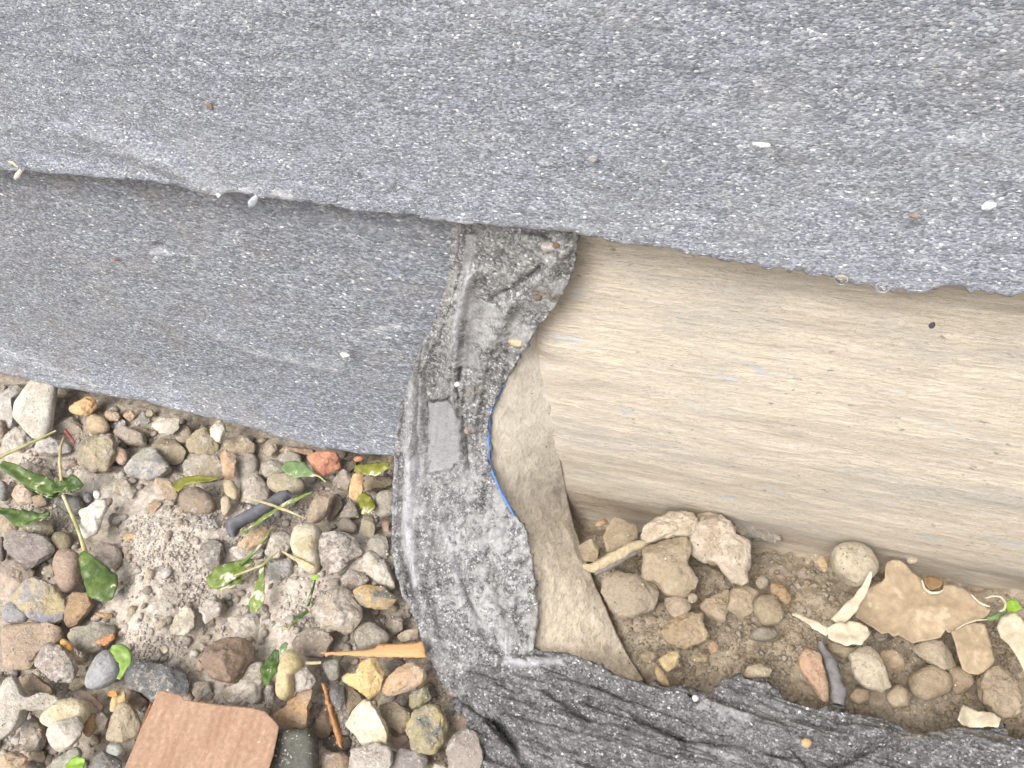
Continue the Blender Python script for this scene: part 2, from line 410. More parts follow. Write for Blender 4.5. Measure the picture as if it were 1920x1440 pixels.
# ------------------------------------------------------------------ upper slate sheet
UPY = -0.022
UP_EDGE = [(-400, 285), (0, 325), (60, 328), (120, 334), (180, 338), (240, 343), (300, 351), (360, 360), (410, 369), (440, 366), (470, 372), (520, 377), (560, 384), (640, 398), (720, 408),
           (800, 415), (860, 424), (920, 430), (985, 433), (1050, 441), (1120, 453), (1200, 466), (1300, 483), (1380, 498), (1450, 510), (1530, 522),
           (1570, 531), (1640, 541), (1700, 557), (1735, 553), (1750, 545), (1790, 545), (1850, 561), (1920, 564), (2300, 620)]
_e = np.array([on_wall(a, b, UPY) for a, b in UP_EDGE])
ux = np.concatenate([np.linspace(-1.6, _e[0, 0], 12)[:-1], np.arange(-0.42, 0.47, 0.0011), np.linspace(0.48, 1.6, 14)])
ux = np.unique(np.round(ux, 5))
ez = np.interp(ux, _e[:, 0], _e[:, 2])
n1d = lambda f, s: fbm(np.stack([ux*f, 0*ux, 0*ux], -1), 3, s)
rightw = np.clip((ux-0.06)/0.06, 0, 1)
ez = ez+0.0011*n1d(240, 31)+0.0012*n1d(90, 33)+rightw*(0.0034*np.minimum(n1d(150, 35), .15)+0.0026*np.minimum(n1d(420, 36), .2))+0.0006*n1d(480, 37)
us = np.concatenate([[0, .0008, .0018, .003], np.linspace(0.0045, 0.30, 130), np.linspace(0.31, 0.62, 8)])
S, X = np.meshgrid(us, ux, indexing='ij'); EZ = np.broadcast_to(ez, S.shape)
Zm = EZ+S
lip = np.where(S < .0025, (1-S/.0025)**2*0.0018, 0)
Yu = UPY+0.012*(1-np.exp(-S/0.06))+lip
pp = np.stack([X, 0*X, Zm], -1)
Yu = Yu-0.0007*fbm(pp*np.array([9, 1, 16]), 3, 41)-0.0006*fbm(pp*np.array([34, 1, 90]), 4, 42)-0.0005*fbm(pp*np.array([160, 1, 300]), 3, 43)
q = project(np.stack([X, Yu, Zm], -1))
crease = polydist(q, [(150, 240), (230, 275), (300, 305), (370, 340), (415, 368)])
Yu = Yu-0.0018*np.exp(-(crease/20)**2)
Yu = Yu+0.0012*np.exp(-(polydist(q, [(60, 285), (200, 305), (340, 345)])/14)**2)
sc = 0.25*np.exp(-(crease/14)**2)
sc = sc+0.9*np.exp(-(polydist(q, [(405, 366), (450, 360), (500, 358), (545, 368)])/9)**2)
for a in ([(640, 397), (660, 399)], [(815, 410), (860, 418), (905, 423)], [(1030, 436), (1066, 442)], [(1170, 459), (1240, 471)], [(1408, 160), (1432, 163)], [(1425, 268), (1445, 272)], [(1840, 388), (1868, 384)],
          [(722, 118), (722, 130)], [(1880, 292), (1920, 300)], [(1420, 150), (1440, 168)]):
    sc = sc+0.9*np.exp(-(polydist(q, a)/5)**2)
up_mat = slate_material('slate_felt_upper', 1.04, 0.95, grain=1250)
upper = mesh_obj('bitumen_sheet', np.stack([X, Yu, Zm], -1).reshape(-1, 3), [tuple(reversed(f)) for f in grid_faces(len(us), len(ux))], up_mat,
                 origin=np.array([0, UPY, float(ez.min())]), attrs={'scuff': np.clip(sc, 0, 1).ravel()})
upper.data.flip_normals()
def face_dir(o, d):
    n = np.zeros(len(o.data.polygons)*3); o.data.polygons.foreach_get('normal', n)
    if (n.reshape(-1, 3)@np.array(d)).mean() < 0: o.data.flip_normals()
face_dir(upper, (0, -1, 0)); solid(upper, 0.0035)
tag(upper, 'large grey slate-surfaced bitumen sheet overhanging the plinth with a ragged lower edge', 'bitumen sheet', 'bitumen sheets on the plinth')

# ------------------------------------------------------------------ lower slate sheet (left)
LOY = -0.016
LO_EDGE = [(-400, 628), (0, 704), (50, 715), (100, 731), (160, 740), (200, 749), (260, 756), (330, 776), (420, 796), (480, 812), (520, 826), (600, 846), (680, 858), (740, 862), (830, 884), (900, 900)]
_e = np.array([on_wall(a, b, LOY) for a, b in LO_EDGE])
lx = np.unique(np.round(np.concatenate([np.linspace(-1.6, -0.43, 12), np.arange(-0.42, 0.012, 0.0019)]), 5))
ez = np.interp(lx, _e[:, 0], _e[:, 2])
ez = ez+0.0012*fbm(np.stack([lx*110, 0*lx, 0*lx], -1), 4, 51)
top = np.interp(lx, _e[:, 0], _e[:, 2]*0+0.235)
T, X = np.meshgrid(np.concatenate([[0, .008, .018], np.linspace(.03, 1, 110)]), lx, indexing='ij')
Zm = ez+(top-ez)*T; S = Zm-ez
Yl = -0.0055-0.0105*np.exp(-S/0.022)+np.where(S < .004, (1-S/.004)**2*.003, 0)
pp = np.stack([X, 0*X, Zm], -1)
Yl = Yl-0.0011*fbm(pp*np.array([11, 1, 18]), 3, 61)-0.0006*fbm(pp*np.array([40, 1, 90]), 4, 62)-0.0004*fbm(pp*np.array([170, 1, 300]), 3, 63)
q = project(np.stack([X, Yl, Zm], -1))
fold = polydist(q, [(395, 620), (470, 655), (540, 672), (640, 690)])
Yl = Yl-0.0013*np.exp(-(fold/13)**2)+0.003*np.exp(-(polydist(q, [(296, 463), (303, 466)])/7)**2)
sc = .55*np.exp(-(fold/6)**2)+.85*np.exp(-(polydist(q, [(600, 640), (640, 637), (700, 618), (750, 612)])/5)**2)+.8*np.exp(-(polydist(q, [(0, 655), (60, 675), (120, 700), (185, 722)])/7)**2)
sc = sc+.5*np.exp(-(polydist(q, [(130, 475), (165, 498), (195, 500)])/7)**2)+.9*np.exp(-(polydist(q, [(284, 471), (318, 474)])/4)**2)+.35*np.exp(-S/0.006)
lo_mat = slate_material('slate_felt_lower', 1.04, 0.95, film=0.3, grain=820, dirt=0.3)
lower = mesh_obj('bitumen_sheet', np.stack([X, Yl, Zm], -1).reshape(-1, 3), grid_faces(T.shape[0], len(lx)), lo_mat,
                 origin=np.array([-0.1, LOY, float(ez.min())]), attrs={'scuff': np.clip(sc, 0, 1).ravel()})
face_dir(lower, (0, -1, 0)); solid(lower, 0.004)
tag(lower, 'lower grey slate-surfaced sheet standing behind the gravel, tucked under the upper sheet', 'bitumen sheet', 'bitumen sheets on the plinth')

# ------------------------------------------------------------------ torn sheet: upright strip and flap on the ground
PROF = [(0.06, 0.50), (-0.0135, 0.30), (-0.0145, 0.17), (-0.020, 0.105), (-0.034, 0.062), (-0.055, 0.038), (-0.085, 0.024), (-0.13, 0.017), (-0.30, 0.011), (-1.0, 0.006)]
_py = np.array([p[0] for p in PROF]); _pz = np.array([p[1] for p in PROF])
_o = np.argsort(_py); _py = _py[_o]; _pz = _pz[_o]
_fy = np.linspace(-0.5, 0.02, 2000); _fz = np.interp(_fy, _py, _pz)
_k = np.exp(-np.linspace(-2, 2, 61)**2); _k /= _k.sum(); _fz = np.convolve(np.pad(_fz, 30, mode='edge'), _k, 'valid')
def prof_z(y): return np.interp(y, _fy, _fz)
def rays(px, py):
    c = np.stack([(np.asarray(px, float)-960)/FPX, -(np.asarray(py, float)-720)/FPX, -np.ones_like(np.asarray(px, float))], -1)
    return (c/np.linalg.norm(c, axis=-1, keepdims=True)) @ ROT.T
def hit_prof(px, py, lift=0.0):
    d = rays(px, py); lo = np.full(d.shape[:-1], 0.15); hi = np.full(d.shape[:-1], 1.4)
    for _ in range(45):
        m = 0.5*(lo+hi); P = CAM+d*m[..., None]
        above = P[..., 2] > prof_z(P[..., 1])+lift
        lo = np.where(above, m, lo); hi = np.where(above, hi, m)
    return CAM+d*lo[..., None]
LB = [(405, 850), (450, 845), (520, 840), (600, 815), (650, 790), (720, 765), (800, 745), (860, 740), (960, 734), (1060, 737), (1110, 753), (1160, 777), (1220, 798), (1280, 828), (1320, 870), (1360, 930)]
RB = [(405, 1082), (445, 1081), (490, 1079), (540, 1061), (575, 1041), (610, 1010), (650, 986), (700, 955), (750, 931), (780, 918), (860, 917), (900, 929), (960, 958), (990, 985), (1080, 1000), (1140, 1008), (1220, 1001), (1280, 1010), (1360, 1020)]
NV, NU = 330, 110
vv = np.linspace(405, 1345, NV); uu = np.linspace(0, 1, NU)
jit = 3.2*fbm(np.stack([vv/9, 0*vv, 0*vv], -1), 3, 71)
lbv = interp(vv, LB)+2.5*fbm(np.stack([vv/14, 0*vv+5, 0*vv], -1), 3, 72); rbv = interp(vv, RB)+jit
PX = lbv[:, None]+(rbv-lbv)[:, None]*uu[None, :]; PY = np.repeat(vv[:, None], NU, 1)
base = hit_prof(PX, PY)
dy = np.gradient(base, axis=0); dx = np.gradient(base, axis=1)
nrm = np.cross(dx, dy); nrm /= np.linalg.norm(nrm, axis=-1, keepdims=True)
if (nrm*(CAM-base)).sum(-1).mean() < 0: nrm = -nrm
Q = np.stack([PX, PY], -1)
Q = Q+np.stack([7*fbm(base*55, 4, 67)+3*fbm(base*240, 3, 68), 7*fbm(base*55, 4, 69)], -1)
U = np.broadcast_to(uu, PX.shape)
h = np.zeros_like(PX)
def bell(line, w): return np.exp(-(polydist(Q, line)/w)**2)
h += 0.0045*bell([(800, 640), (782, 740), (772, 860), (770, 980), (776, 1060), (792, 1120), (820, 1200)], 13)       # rounded lap on the left
h -= 0.004*bell([(752, 860), (750, 960), (757, 1060), (770, 1110)], 7)
h += 0.004*bell([(884, 510), (866, 560), (856, 640), (862, 720), (860, 780)], 12)
h -= 0.0045*bell([(862, 690), (860, 740), (868, 820), (873, 880)], 6)
h -= 0.003*bell([(800, 660), (798, 760), (802, 900), (812, 1000), (826, 1090)], 7)
h += 0.004*bell([(905, 880), (880, 960), (900, 1060), (935, 1150), (960, 1210)], 18)
h -= 0.003*bell([(850, 900), (842, 980), (866, 1080), (905, 1180), (938, 1230)], 8)
h += 0.003*bell([(960, 560), (920, 640), (895, 720), (888, 800)], 14)
h -= 0.0028*bell([(1015, 500), (960, 545), (925, 560)], 7) - 0.003*bell([(1050, 470), (1030, 510), (1040, 545)], 16)
h += 0.0035*bell([(935, 1230), (970, 1236), (1010, 1240)], 9)
rough = np.clip((U-0.38)/0.2, 0, 1)*np.clip((PY-500)/150, .35, 1); rough = np.maximum(rough, np.clip((PY-905)/80, 0, 1)*np.clip((U-.2)/.1, 0.3, 1))
h += rough*(0.0034*fbm(base*75, 5, 81)+0.0016*fbm(base*260, 4, 82))+0.0007*fbm(base*240, 3, 83)
stri = fbm(np.stack([PX/7.0+PY/60.0, PY/110.0, 0*PX], -1), 4, 84)
h += 0.0022*stri*np.clip((PY-560)/200, 0.2, 1)
bare = np.zeros_like(h)
bp = [(800, 757), (820, 753), (845, 748), (862, 790), (863, 862), (842, 880), (820, 884), (803, 890)]
def soft(poly, w):
    d = polydist(Q, list(poly)+[poly[0]]); s = np.array([[1.0 if inpoly(a, b, poly) else -1.0 for a, b in row] for row in Q])
    return np.clip(.5+(d*s+7*fbm(base*170, 4, 66))/w, 0, 1)
bareset = soft(bp, 5)
bt = [(862, 434), (900, 434), (893, 470), (884, 505), (866, 512), (858, 470)]
bareset += 0.7*soft(bt, 8)
bareset += 0.55*np.clip(1-polydist(Q, [(872, 560), (885, 600), (880, 640), (878, 680)])/26, 0, 1)
bareset += 0.7*np.clip(1-polydist(Q, [(795, 650), (788, 720), (785, 800), (790, 900)])/14, 0, 1)
bare = np.clip(bareset, 0, 1)
h = h*(1-.75*np.clip(bareset, 0, 1))-0.0003*bare
scuff = .95*np.exp(-(polydist(Q, [(883, 512), (872, 545)])/7)**2)+.85*np.exp(-(polydist(Q, [(868, 552), (860, 600), (857, 640)])/5)**2)
scuff += .75*np.exp(-(polydist(Q, [(776, 860), (770, 930), (768, 1000), (776, 1090)])/12)**2)+.45*np.exp(-(polydist(Q, [(774, 720), (768, 800), (766, 860)])/9)**2)
scuff += .8*np.exp(-(polydist(Q, [(950, 1237), (990, 1238), (1040, 1244)])/8)**2)+.5*np.exp(-(polydist(Q, [(830, 985), (845, 1040), (855, 1075)])/9)**2)
chalk = .42+.70*np.clip((PY-860)/100, 0, 1)*np.clip(1-(PY-1170)/60, .1, 1)*np.clip((U-.3)/.2, 0.2, 1)+.9*bell([(905, 1120), (960, 1080), (985, 1150), (980, 1200)], 40)
chalk += .45*np.clip(1-np.abs(PY-600)/160, 0, 1)
tar = .9*bell([(862, 690), (858, 725), (862, 745)], 3)+.8*bell([(868, 830), (872, 870), (875, 880)], 3)+.6*bell([(1012, 500), (1000, 512), (985, 522)], 3)+.7*bell([(980, 436), (1020, 442), (1030, 452)], 4)+.5*bell([(862, 1090), (880, 1130), (900, 1160)], 3)+.5*bell([(755, 1060), (770, 1110), (790, 1160)], 6)
mud = .8*bell([(1000, 545), (1040, 555)], 8)+.5*bell([(1000, 1100), (1005, 1200)], 5)+.5*bell([(880, 735), (900, 733)], 9)+.35*bell([(950, 640), (975, 650)], 12)
pos = base+nrm*h[..., None]
# side skirt on the left, back to the wall or the ground
skirt = []
L0 = pos[:, 0]
for k in (0.15, .4, .7, 1.0):
    tgt = L0.copy(); tgt[:, 1] = np.where(vv < 870, -0.0035, L0[:, 1]+0.012); tgt[:, 0] = L0[:, 0]+0.016; tgt[:, 2] = np.where(vv < 870, L0[:, 2]-.004, -0.012)
    skirt.append(L0*(1-k)+tgt*k)
skirt = np.stack(skirt[::-1], 1)
full = np.concatenate([skirt, pos], 1)
ext = lambda a: np.concatenate([np.zeros((NV, 4)), a], 1).ravel()
torn = empty('torn_bitumen_sheet', (float(base[250, 50, 0]), float(base[250, 50, 1]), 0.0), 'dark torn end of the bitumen sheet, upright strip and forward-lying flap', 'torn sheet', None)
torn_mat = torn_material('torn_bitumen', 1.85)
strip = mesh_obj('upright_strip', full.reshape(-1, 3), grid_faces(NV, NU+4), torn_mat, parent=torn, origin=pos[200, 40],
                 attrs={'tar': np.clip(ext(tar), 0, 1), 'chalk': np.clip(ext(chalk), 0, 1.2), 'bare': ext(bare), 'scuff': np.clip(ext(scuff), 0, 1), 'mud': np.clip(ext(mud), 0, 1)})
face_dir(strip, tuple(CAM)); solid(strip, 0.0035)

# flap
FT = [(850, 1286), (868, 1262), (895, 1246), (930, 1234), (1000, 1220), (1050, 1222), (1085, 1234), (1110, 1245), (1150, 1268), (1215, 1282), (1250, 1290), (1290, 1300), (1335, 1302), (1348, 1284), (1360, 1272),
      (1410, 1274), (1440, 1281), (1475, 1311), (1560, 1335), (1640, 1345), (1672, 1353), (1712, 1381), (1745, 1375), (1790, 1366), (1885, 1368), (1902, 1386), (2050, 1400), (2300, 1430)]
NS, NT = 420, 130
ss = np.linspace(0, 1, NS); tt = np.linspace(0, 1, NT)**1.15
tx = 850+(2250-850)*ss; bx = 965+(2350-965)*ss
ty = interp(tx, FT)+2.6*fbm(np.stack([tx/10, 0*tx, 0*tx], -1), 3, 91)
PXf = tx[None, :]+(bx-tx)[None, :]*tt[:, None]; PYf = ty[None, :]+(1600-ty)[None, :]*tt[:, None]
PXf[:, 0] += 4*fbm(np.stack([tt*25, 0*tt, 0*tt], -1), 3, 95)
basef = hit_prof(PXf, PYf, 0.003)
Qf = np.stack([PXf, PYf], -1); Qf = Qf+np.stack([10*fbm(basef*45, 4, 67), 9*fbm(basef*45, 4, 69)+3.5*fbm(basef*200, 3, 68)], -1); Q = Qf
tarf = np.zeros_like(PXf)
hf = 0.0035*fbm(np.stack([PXf/180+PYf/70, PYf/60-PXf/150, 0*PXf], -1), 4, 92)
hf += 0.0034*fbm(np.stack([(PXf*.36-PYf)/13.0, (PXf+PYf*.36)/130.0, 0*PXf], -1), 4, 93)+0.0014*fbm(np.stack([(PXf*.30-PYf)/5.0, (PXf+PYf*.30)/60.0, 0*PXf], -1), 3, 96)
hf += 0.0011*fbm(basef*180, 4, 94)
for line, w, d in (([(853, 1282), (880, 1307), (910, 1337), (933, 1367), (977, 1427), (1010, 1470)], 10, -.010),
                   ([(1015, 1290), (1040, 1312), (1075, 1332), (1107, 1347)], 6, -.004),
                   ([(1105, 1312), (1128, 1318)], 8, -.005),
                   ([(1197, 1342), (1240, 1358), (1285, 1378)], 6, -.006),
                   ([(1285, 1378), (1330, 1388), (1380, 1400), (1440, 1415), (1485, 1419)], 6, -.004),
                   ([(1650, 1396), (1594, 1419), (1560, 1437)], 6, -.006),
                   ([(1492, 1400), (1511, 1430), (1540, 1448)], 6, -.004),
                   ([(1292, 1308), (1308, 1320)], 5, -.005),
                   ([(900, 1352), (950, 1400), (990, 1450)], 7, .005),
                   ([(1040, 1345), (1120, 1385), (1230, 1420), (1330, 1445)], 22, .004),
                   ([(1330, 1330), (1450, 1370), (1560, 1385), (1650, 1380)], 20, .006),
                   ([(1720, 1400), (1800, 1395), (1900, 1410)], 26, .006),
                   ([(975, 1237), (1050, 1236), (1130, 1262), (1210, 1292), (1320, 1312)], 13, .004)):
    hf += (.9 if d < 0 else 1)*d*np.exp(-(polydist(Qf, line)/w)**2)
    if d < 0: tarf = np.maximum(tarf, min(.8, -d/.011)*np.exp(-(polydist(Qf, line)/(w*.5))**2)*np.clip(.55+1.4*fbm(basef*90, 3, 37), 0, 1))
posf = basef.copy(); posf[..., 2] += hf
crk = .0
chf = .12+.3*fbm(basef*25, 3, 99)+.6*np.exp(-(polydist(Qf, [(1310, 1325), (1360, 1345), (1400, 1350)])/14)**2)+.5*np.exp(-(polydist(Qf, [(1290, 1400), (1350, 1420), (1380, 1440)])/20)**2)
scf = .85*np.exp(-(polydist(Qf, [(950, 1236), (975, 1241), (1005, 1240)])/6)**2)+.7*np.exp(-(polydist(Qf, [(1005, 1241), (1050, 1246)])/5)**2)+.6*np.exp(-(polydist(Qf, [(928, 1362), (950, 1395), (972, 1418)])/2.5)**2)
mdf = .45*np.exp(-(polydist(Qf, [(1700, 1388), (1800, 1372), (1890, 1376)])/9)**2)
flap = mesh_obj('ground_flap', posf.reshape(-1, 3), grid_faces(NT, NS), torn_material('torn_bitumen_flap', 1.15, (1.0, 1.0, 1.0)), parent=torn, origin=posf[20, 100],
                attrs={'tar': np.clip(tarf, 0, 1).ravel(), 'chalk': np.clip(chf, 0, 1).ravel(), 'bare': np.zeros(NS*NT), 'scuff': np.clip(scf, 0, 1).ravel(), 'mud': mdf.ravel()})
face_dir(flap, (0, 0, 1)); solid(flap, 0.0045)

# blue backing film along the torn edge
film_mat = plain_noise_material('blue_film', (52, 96, 176), (110, 150, 215), 160, (1, 1, .5), 0.45, 0.2)
def ribbon_px(name, pts, wid, mat, parent, lift=0.0022):
    pts = np.array(pts, float); t = np.linspace(0, 1, len(pts)); tf = np.linspace(0, 1, len(pts)*6)
    x = np.interp(tf, t, pts[:, 0]); y = np.interp(tf, t, pts[:, 1]); w = np.interp(tf, np.linspace(0, 1, len(wid)), wid)
    A = hit_prof(x-w*.5, y, lift); B = hit_prof(x+w*.5, y, lift-.001)
    v = np.stack([A, B], 1).reshape(-1, 3)
    o = mesh_obj(name, v, grid_faces(len(tf), 2), mat, parent=parent, origin=v.mean(0)); solid(o, .0004, 0); return o
ribbon_px('backing_film', [(1000, 618), (994, 632), (986, 652)], (5, 8, 4), film_mat, torn)
ribbon_px('backing_film', [(983, 648), (973, 662), (962, 684), (954, 704)], (4, 10, 7, 3), film_mat, torn)
ribbon_px('backing_film', [(945, 722), (934, 745), (921, 768), (917, 780), (916, 830), (917, 866), (924, 888), (935, 912), (948, 938), (965, 968)], (3, 4, 7, 7, 4, 4, 5, 4, 6, 3), film_mat, torn)

# muddy board behind the torn strip
RL = [(1004, 612), (985, 650), (955, 700), (925, 760), (918, 800), (917, 860), (935, 910), (965, 965), (990, 1020), (1000, 1080), (1006, 1140), (1002, 1212), (1060, 1224), (1120, 1248), (1200, 1280)]
BL = [(1006, 612), (1010, 650), (1020, 700), (1032, 760), (1040, 800), (1050, 860), (1060, 910), (1070, 958), (1088, 1020), (1110, 1080), (1136, 1140), (1163, 1200), (1180, 1232), (1193, 1256), (1207, 1278)]
tq = np.linspace(0, 1, len(RL)); tf = np.linspace(0, 1, 120)
Rp = np.stack([np.interp(tf, tq, [p[0] for p in RL]), np.interp(tf, tq, [p[1] for p in RL])], -1)
Bp = np.stack([np.interp(tf, tq, [p[0] for p in BL]), np.interp(tf, tq, [p[1] for p in BL])], -1)
R3 = hit_prof(Rp[:, 0]-14, Rp[:, 1]+np.where(tf > .8, 10, 0), -0.004)
def on_render(a, b):
    y = -.004
    for _ in range(6):
        P = on_wall(a, b, y); y = float(wall_y(P[0], P[2]))-.0015
    return P
W3 = np.array([on_render(a, b) for a, b in Bp]); G3 = np.array([on_ground(a, b, -.001) for a, b in Bp])
B3 = np.where((W3[:, 2] > 0)[:, None], W3, G3)
def smooth_line(a, n=9):
    k = np.exp(-np.linspace(-2, 2, 2*n+1)**2); k /= k.sum()
    return np.stack([np.convolve(np.pad(2*a[:, i]-a[:, i], n, mode='edge'), k, 'valid') for i in range(3)], -1)
B3 = B3+np.array([raydir(a, b) for a, b in Bp])*np.where(W3[:, 2] > 0, 0.004, 0.0008)[:, None]
B3 = smooth_line(B3, 6); R3 = smooth_line(R3, 4)
kk = np.linspace(0, 1, 45)
sv = R3[:, None]*(1-kk)[None, :, None]+B3[:, None]*kk[None, :, None]
bulge = np.sin(np.clip(kk, 0, 1)*math.pi)
d_ = np.cross(np.gradient(sv, axis=0), np.gradient(sv, axis=1)); d_ /= np.maximum(np.linalg.norm(d_, axis=-1, keepdims=True), 1e-9)
if (d_*(CAM-sv)).sum(-1).mean() < 0: d_ = -d_
sv = sv+d_*(0.0008*bulge[None, :, None]+0.0009*fbm(sv*90, 4, 101)[..., None]+.0005*fbm(sv*300, 3, 102)[..., None])
board = mesh_obj('plinth_fillet', sv.reshape(-1, 3), grid_faces(120, len(kk)), muddy_board_material(), attrs={'grey': np.clip(1.25-np.repeat(tf, len(kk))*1.9, 0, 1)})
face_dir(board, tuple(CAM)); solid(board, 0.0012)
tag(board, 'mud-coated beige wedge widening downward between the torn dark strip and the plinth wall', 'fillet')
# ------------------------------------------------------------------ stones
CROPS = {'A': (0, 660, 4), 'B': (400, 700, 4), 'C': (0, 900, 4), 'D': (400, 960, 4), 'E': (0, 1140, 4), 'F': (440, 1140, 4), 'G': (1040, 900, 3.6), 'H': (1440, 960, 3.273)}
def pxs(crop, s):
    ox, oy, k = CROPS[crop]
    return [(ox+float(a)/k, oy+float(b)/k) for a, b in (p.split(',') for p in s.split())]
def ellipse(crop, s):
    v = [float(a) for a in s.replace(',', ' ').split()]
    cx, cy, rx, ry, ang = v[0], v[1], v[2], v[3], math.radians(v[4] if len(v) > 4 else 0)
    ox, oy, k = CROPS[crop]; out = []
    n = 9; ph = random.random()
    for i in range(n):
        a = 2*math.pi*(i+ph)/n; r = random.uniform(.86, 1.1)
        x = rx*r*math.cos(a); y = ry*r*math.sin(a)
        out.append((ox+(cx+x*math.cos(ang)-y*math.sin(ang))/k, oy+(cy+x*math.sin(ang)+y*math.cos(ang))/k))
    return out
STONE_MAT = stone_material('gravel_stone_surface')
TOCAM = CAM/np.linalg.norm(CAM)
def stone(poly, rgb, lvl=1, kind='f', thick=0.55, rgb2=None, dust=0.3, gloss=0.0, name='gravel_stone', label=None, cat='stone', group=None, tilt=0.35, base=0.0):
    P = np.array(poly, float); c = P.mean(0); P = c+(P-c)*1.07
    mud = (160, 149, 131) if name in ('soil_stone', 'mortar_lump') else (176, 170, 159); mk = .58 if name == 'soil_stone' else (.25 if name == 'mortar_lump' else .28)
    rgb = tuple((1-mk)*a+mk*b for a, b in zip(rgb, mud))
    if rgb2: rgb2 = tuple((1-mk)*a+mk*b for a, b in zip(rgb2, mud))
    n = (1-tilt)*np.array([0, 0, 1.0])+tilt*TOCAM; n /= np.linalg.norm(n)
    d0 = np.linalg.norm(on_ground(c[0], c[1])-CAM); size_px = math.sqrt(max(1.0, abs(0.5*sum(P[i-1][0]*P[i][1]-P[i][0]*P[i-1][1] for i in range(len(P)))))/math.pi)
    size = size_px*d0/FPX
    Tk = thick*size
    p0 = on_ground(c[0], c[1], base-0.003+lvl*0.0052+0.35*Tk)
    e1 = np.array([1.0, 0, 0])-n*n[0]; e1 /= np.linalg.norm(e1); e2 = np.cross(n, e1)
    W = np.array([on_plane(a, b, p0, n)-p0 for a, b in P]); uv = np.stack([W@e1, W@e2], -1)
    cen = uv.mean(0); uv = uv-cen; p0 = p0+e1*cen[0]+e2*cen[1]
    big = size_px > 34
    Mx, K = (76, 15) if big else (44, 9)
    th = np.arange(Mx)*2*math.pi/Mx; R = np.zeros(Mx)
    for i, a in enumerate(th):
        dx, dy = math.cos(a), math.sin(a); best = 0
        for j in range(len(uv)):
            x1, y1 = uv[j-1]; x2, y2 = uv[j]; ex, ey = x2-x1, y2-y1; den = dx*ey-dy*ex
            if abs(den) < 1e-12: continue
            t = (x1*ey-y1*ex)/den; u = (x1*dy-y1*dx)/den
            if t > 0 and -1e-6 <= u <= 1+1e-6: best = max(best, t)
        R[i] = best if best > 0 else size
    sg = {'s': 1.3, 'f': .45, 'r': .5, 'b': .3}[kind]*Mx/40
    kk = np.arange(-6, 7); w = np.exp(-kk**2/(2*max(sg, .3)**2)); w /= w.sum()
    R = sum(wi*np.roll(R, int(k)) for wi, k in zip(w, kk))
    seed = int(abs(c[0]*7+c[1]*13)) % 1000; rs = np.random.default_rng(seed+1)
    t = (np.arange(2*K)+.5)/(2*K)*math.pi
    ex = {'s': .75, 'f': .42, 'r': .7, 'b': .35}[kind]
    rr = np.sin(t)**ex; zz = np.sign(np.cos(t))*np.abs(np.cos(t))**.85
    qx = rr[:, None]*(R*np.cos(th))[None]/size; qy = rr[:, None]*(R*np.sin(th))[None]/size; qz = np.repeat(zz[:, None], Mx, 1)
    q = np.stack([qx, qy, qz], -1).reshape(-1, 3); q = np.concatenate([q, [[0, 0, 1.0], [0, 0, -1.0]]])
    if kind in 'fr':
        for _ in range(9 if kind == 'f' else 5):
            a = rs.uniform(0, 2*math.pi); nz = rs.uniform(.45, .98); nr = math.sqrt(1-nz*nz)
            nn = np.array([nr*math.cos(a), nr*math.sin(a), nz]); sup = (q@nn).max()
            dd = sup*rs.uniform(.52, .8); s = np.maximum(q@nn-dd, 0)
            q = q-nn*(s*.92)[:, None]*np.array([.7, .7, 1.0])
    amp = {'s': (.06, .022), 'f': (.10, .075), 'r': (.16, .15), 'b': (.02, .012)}[kind]
    un = q/np.maximum(np.linalg.norm(q, axis=1, keepdims=True), 1e-6)
    disp = amp[0]*fbm(q*1.7+seed*.37, 3, 3)+amp[1]*(fbm(q*5.0+seed*.71, 4, 4)-.5*np.abs(fbm(q*3.1+seed*.13, 3, 8)))
    q = q+un*disp[:, None]
    v = p0+e1*(q[:, :1]*size)+e2*(q[:, 1:2]*size)+n*(q[:, 2:]*Tk)
    f = grid_faces(2*K, Mx, True); nv = 2*K*Mx
    f = [tuple(reversed(a)) for a in f]
    f += [(nv, i, (i+1) % Mx) for i in range(Mx)]+[(nv+1, (2*K-1)*Mx+(i+1) % Mx, (2*K-1)*Mx+i) for i in range(Mx)]
    o = mesh_obj(name, v, f, STONE_MAT)
    if kind in 'fb': o.data.set_sharp_from_angle(angle=math.radians(24))
    o.color = (*lin(rgb), 1); o['col2'] = list(lin(rgb2)) if rgb2 else [a*b for a, b in zip(lin(rgb), (.78, .75, .70))]
    o['dust'] = min(1.0, dust*.9+.12); o['gloss'] = gloss
    o['muddy'] = 1.0 if (base > 0) else 0.0
    tag(o, label, cat, group)
    return o
GL = 'gravel stones left of the torn sheet'; GR = 'stones in the soil right of the torn sheet'
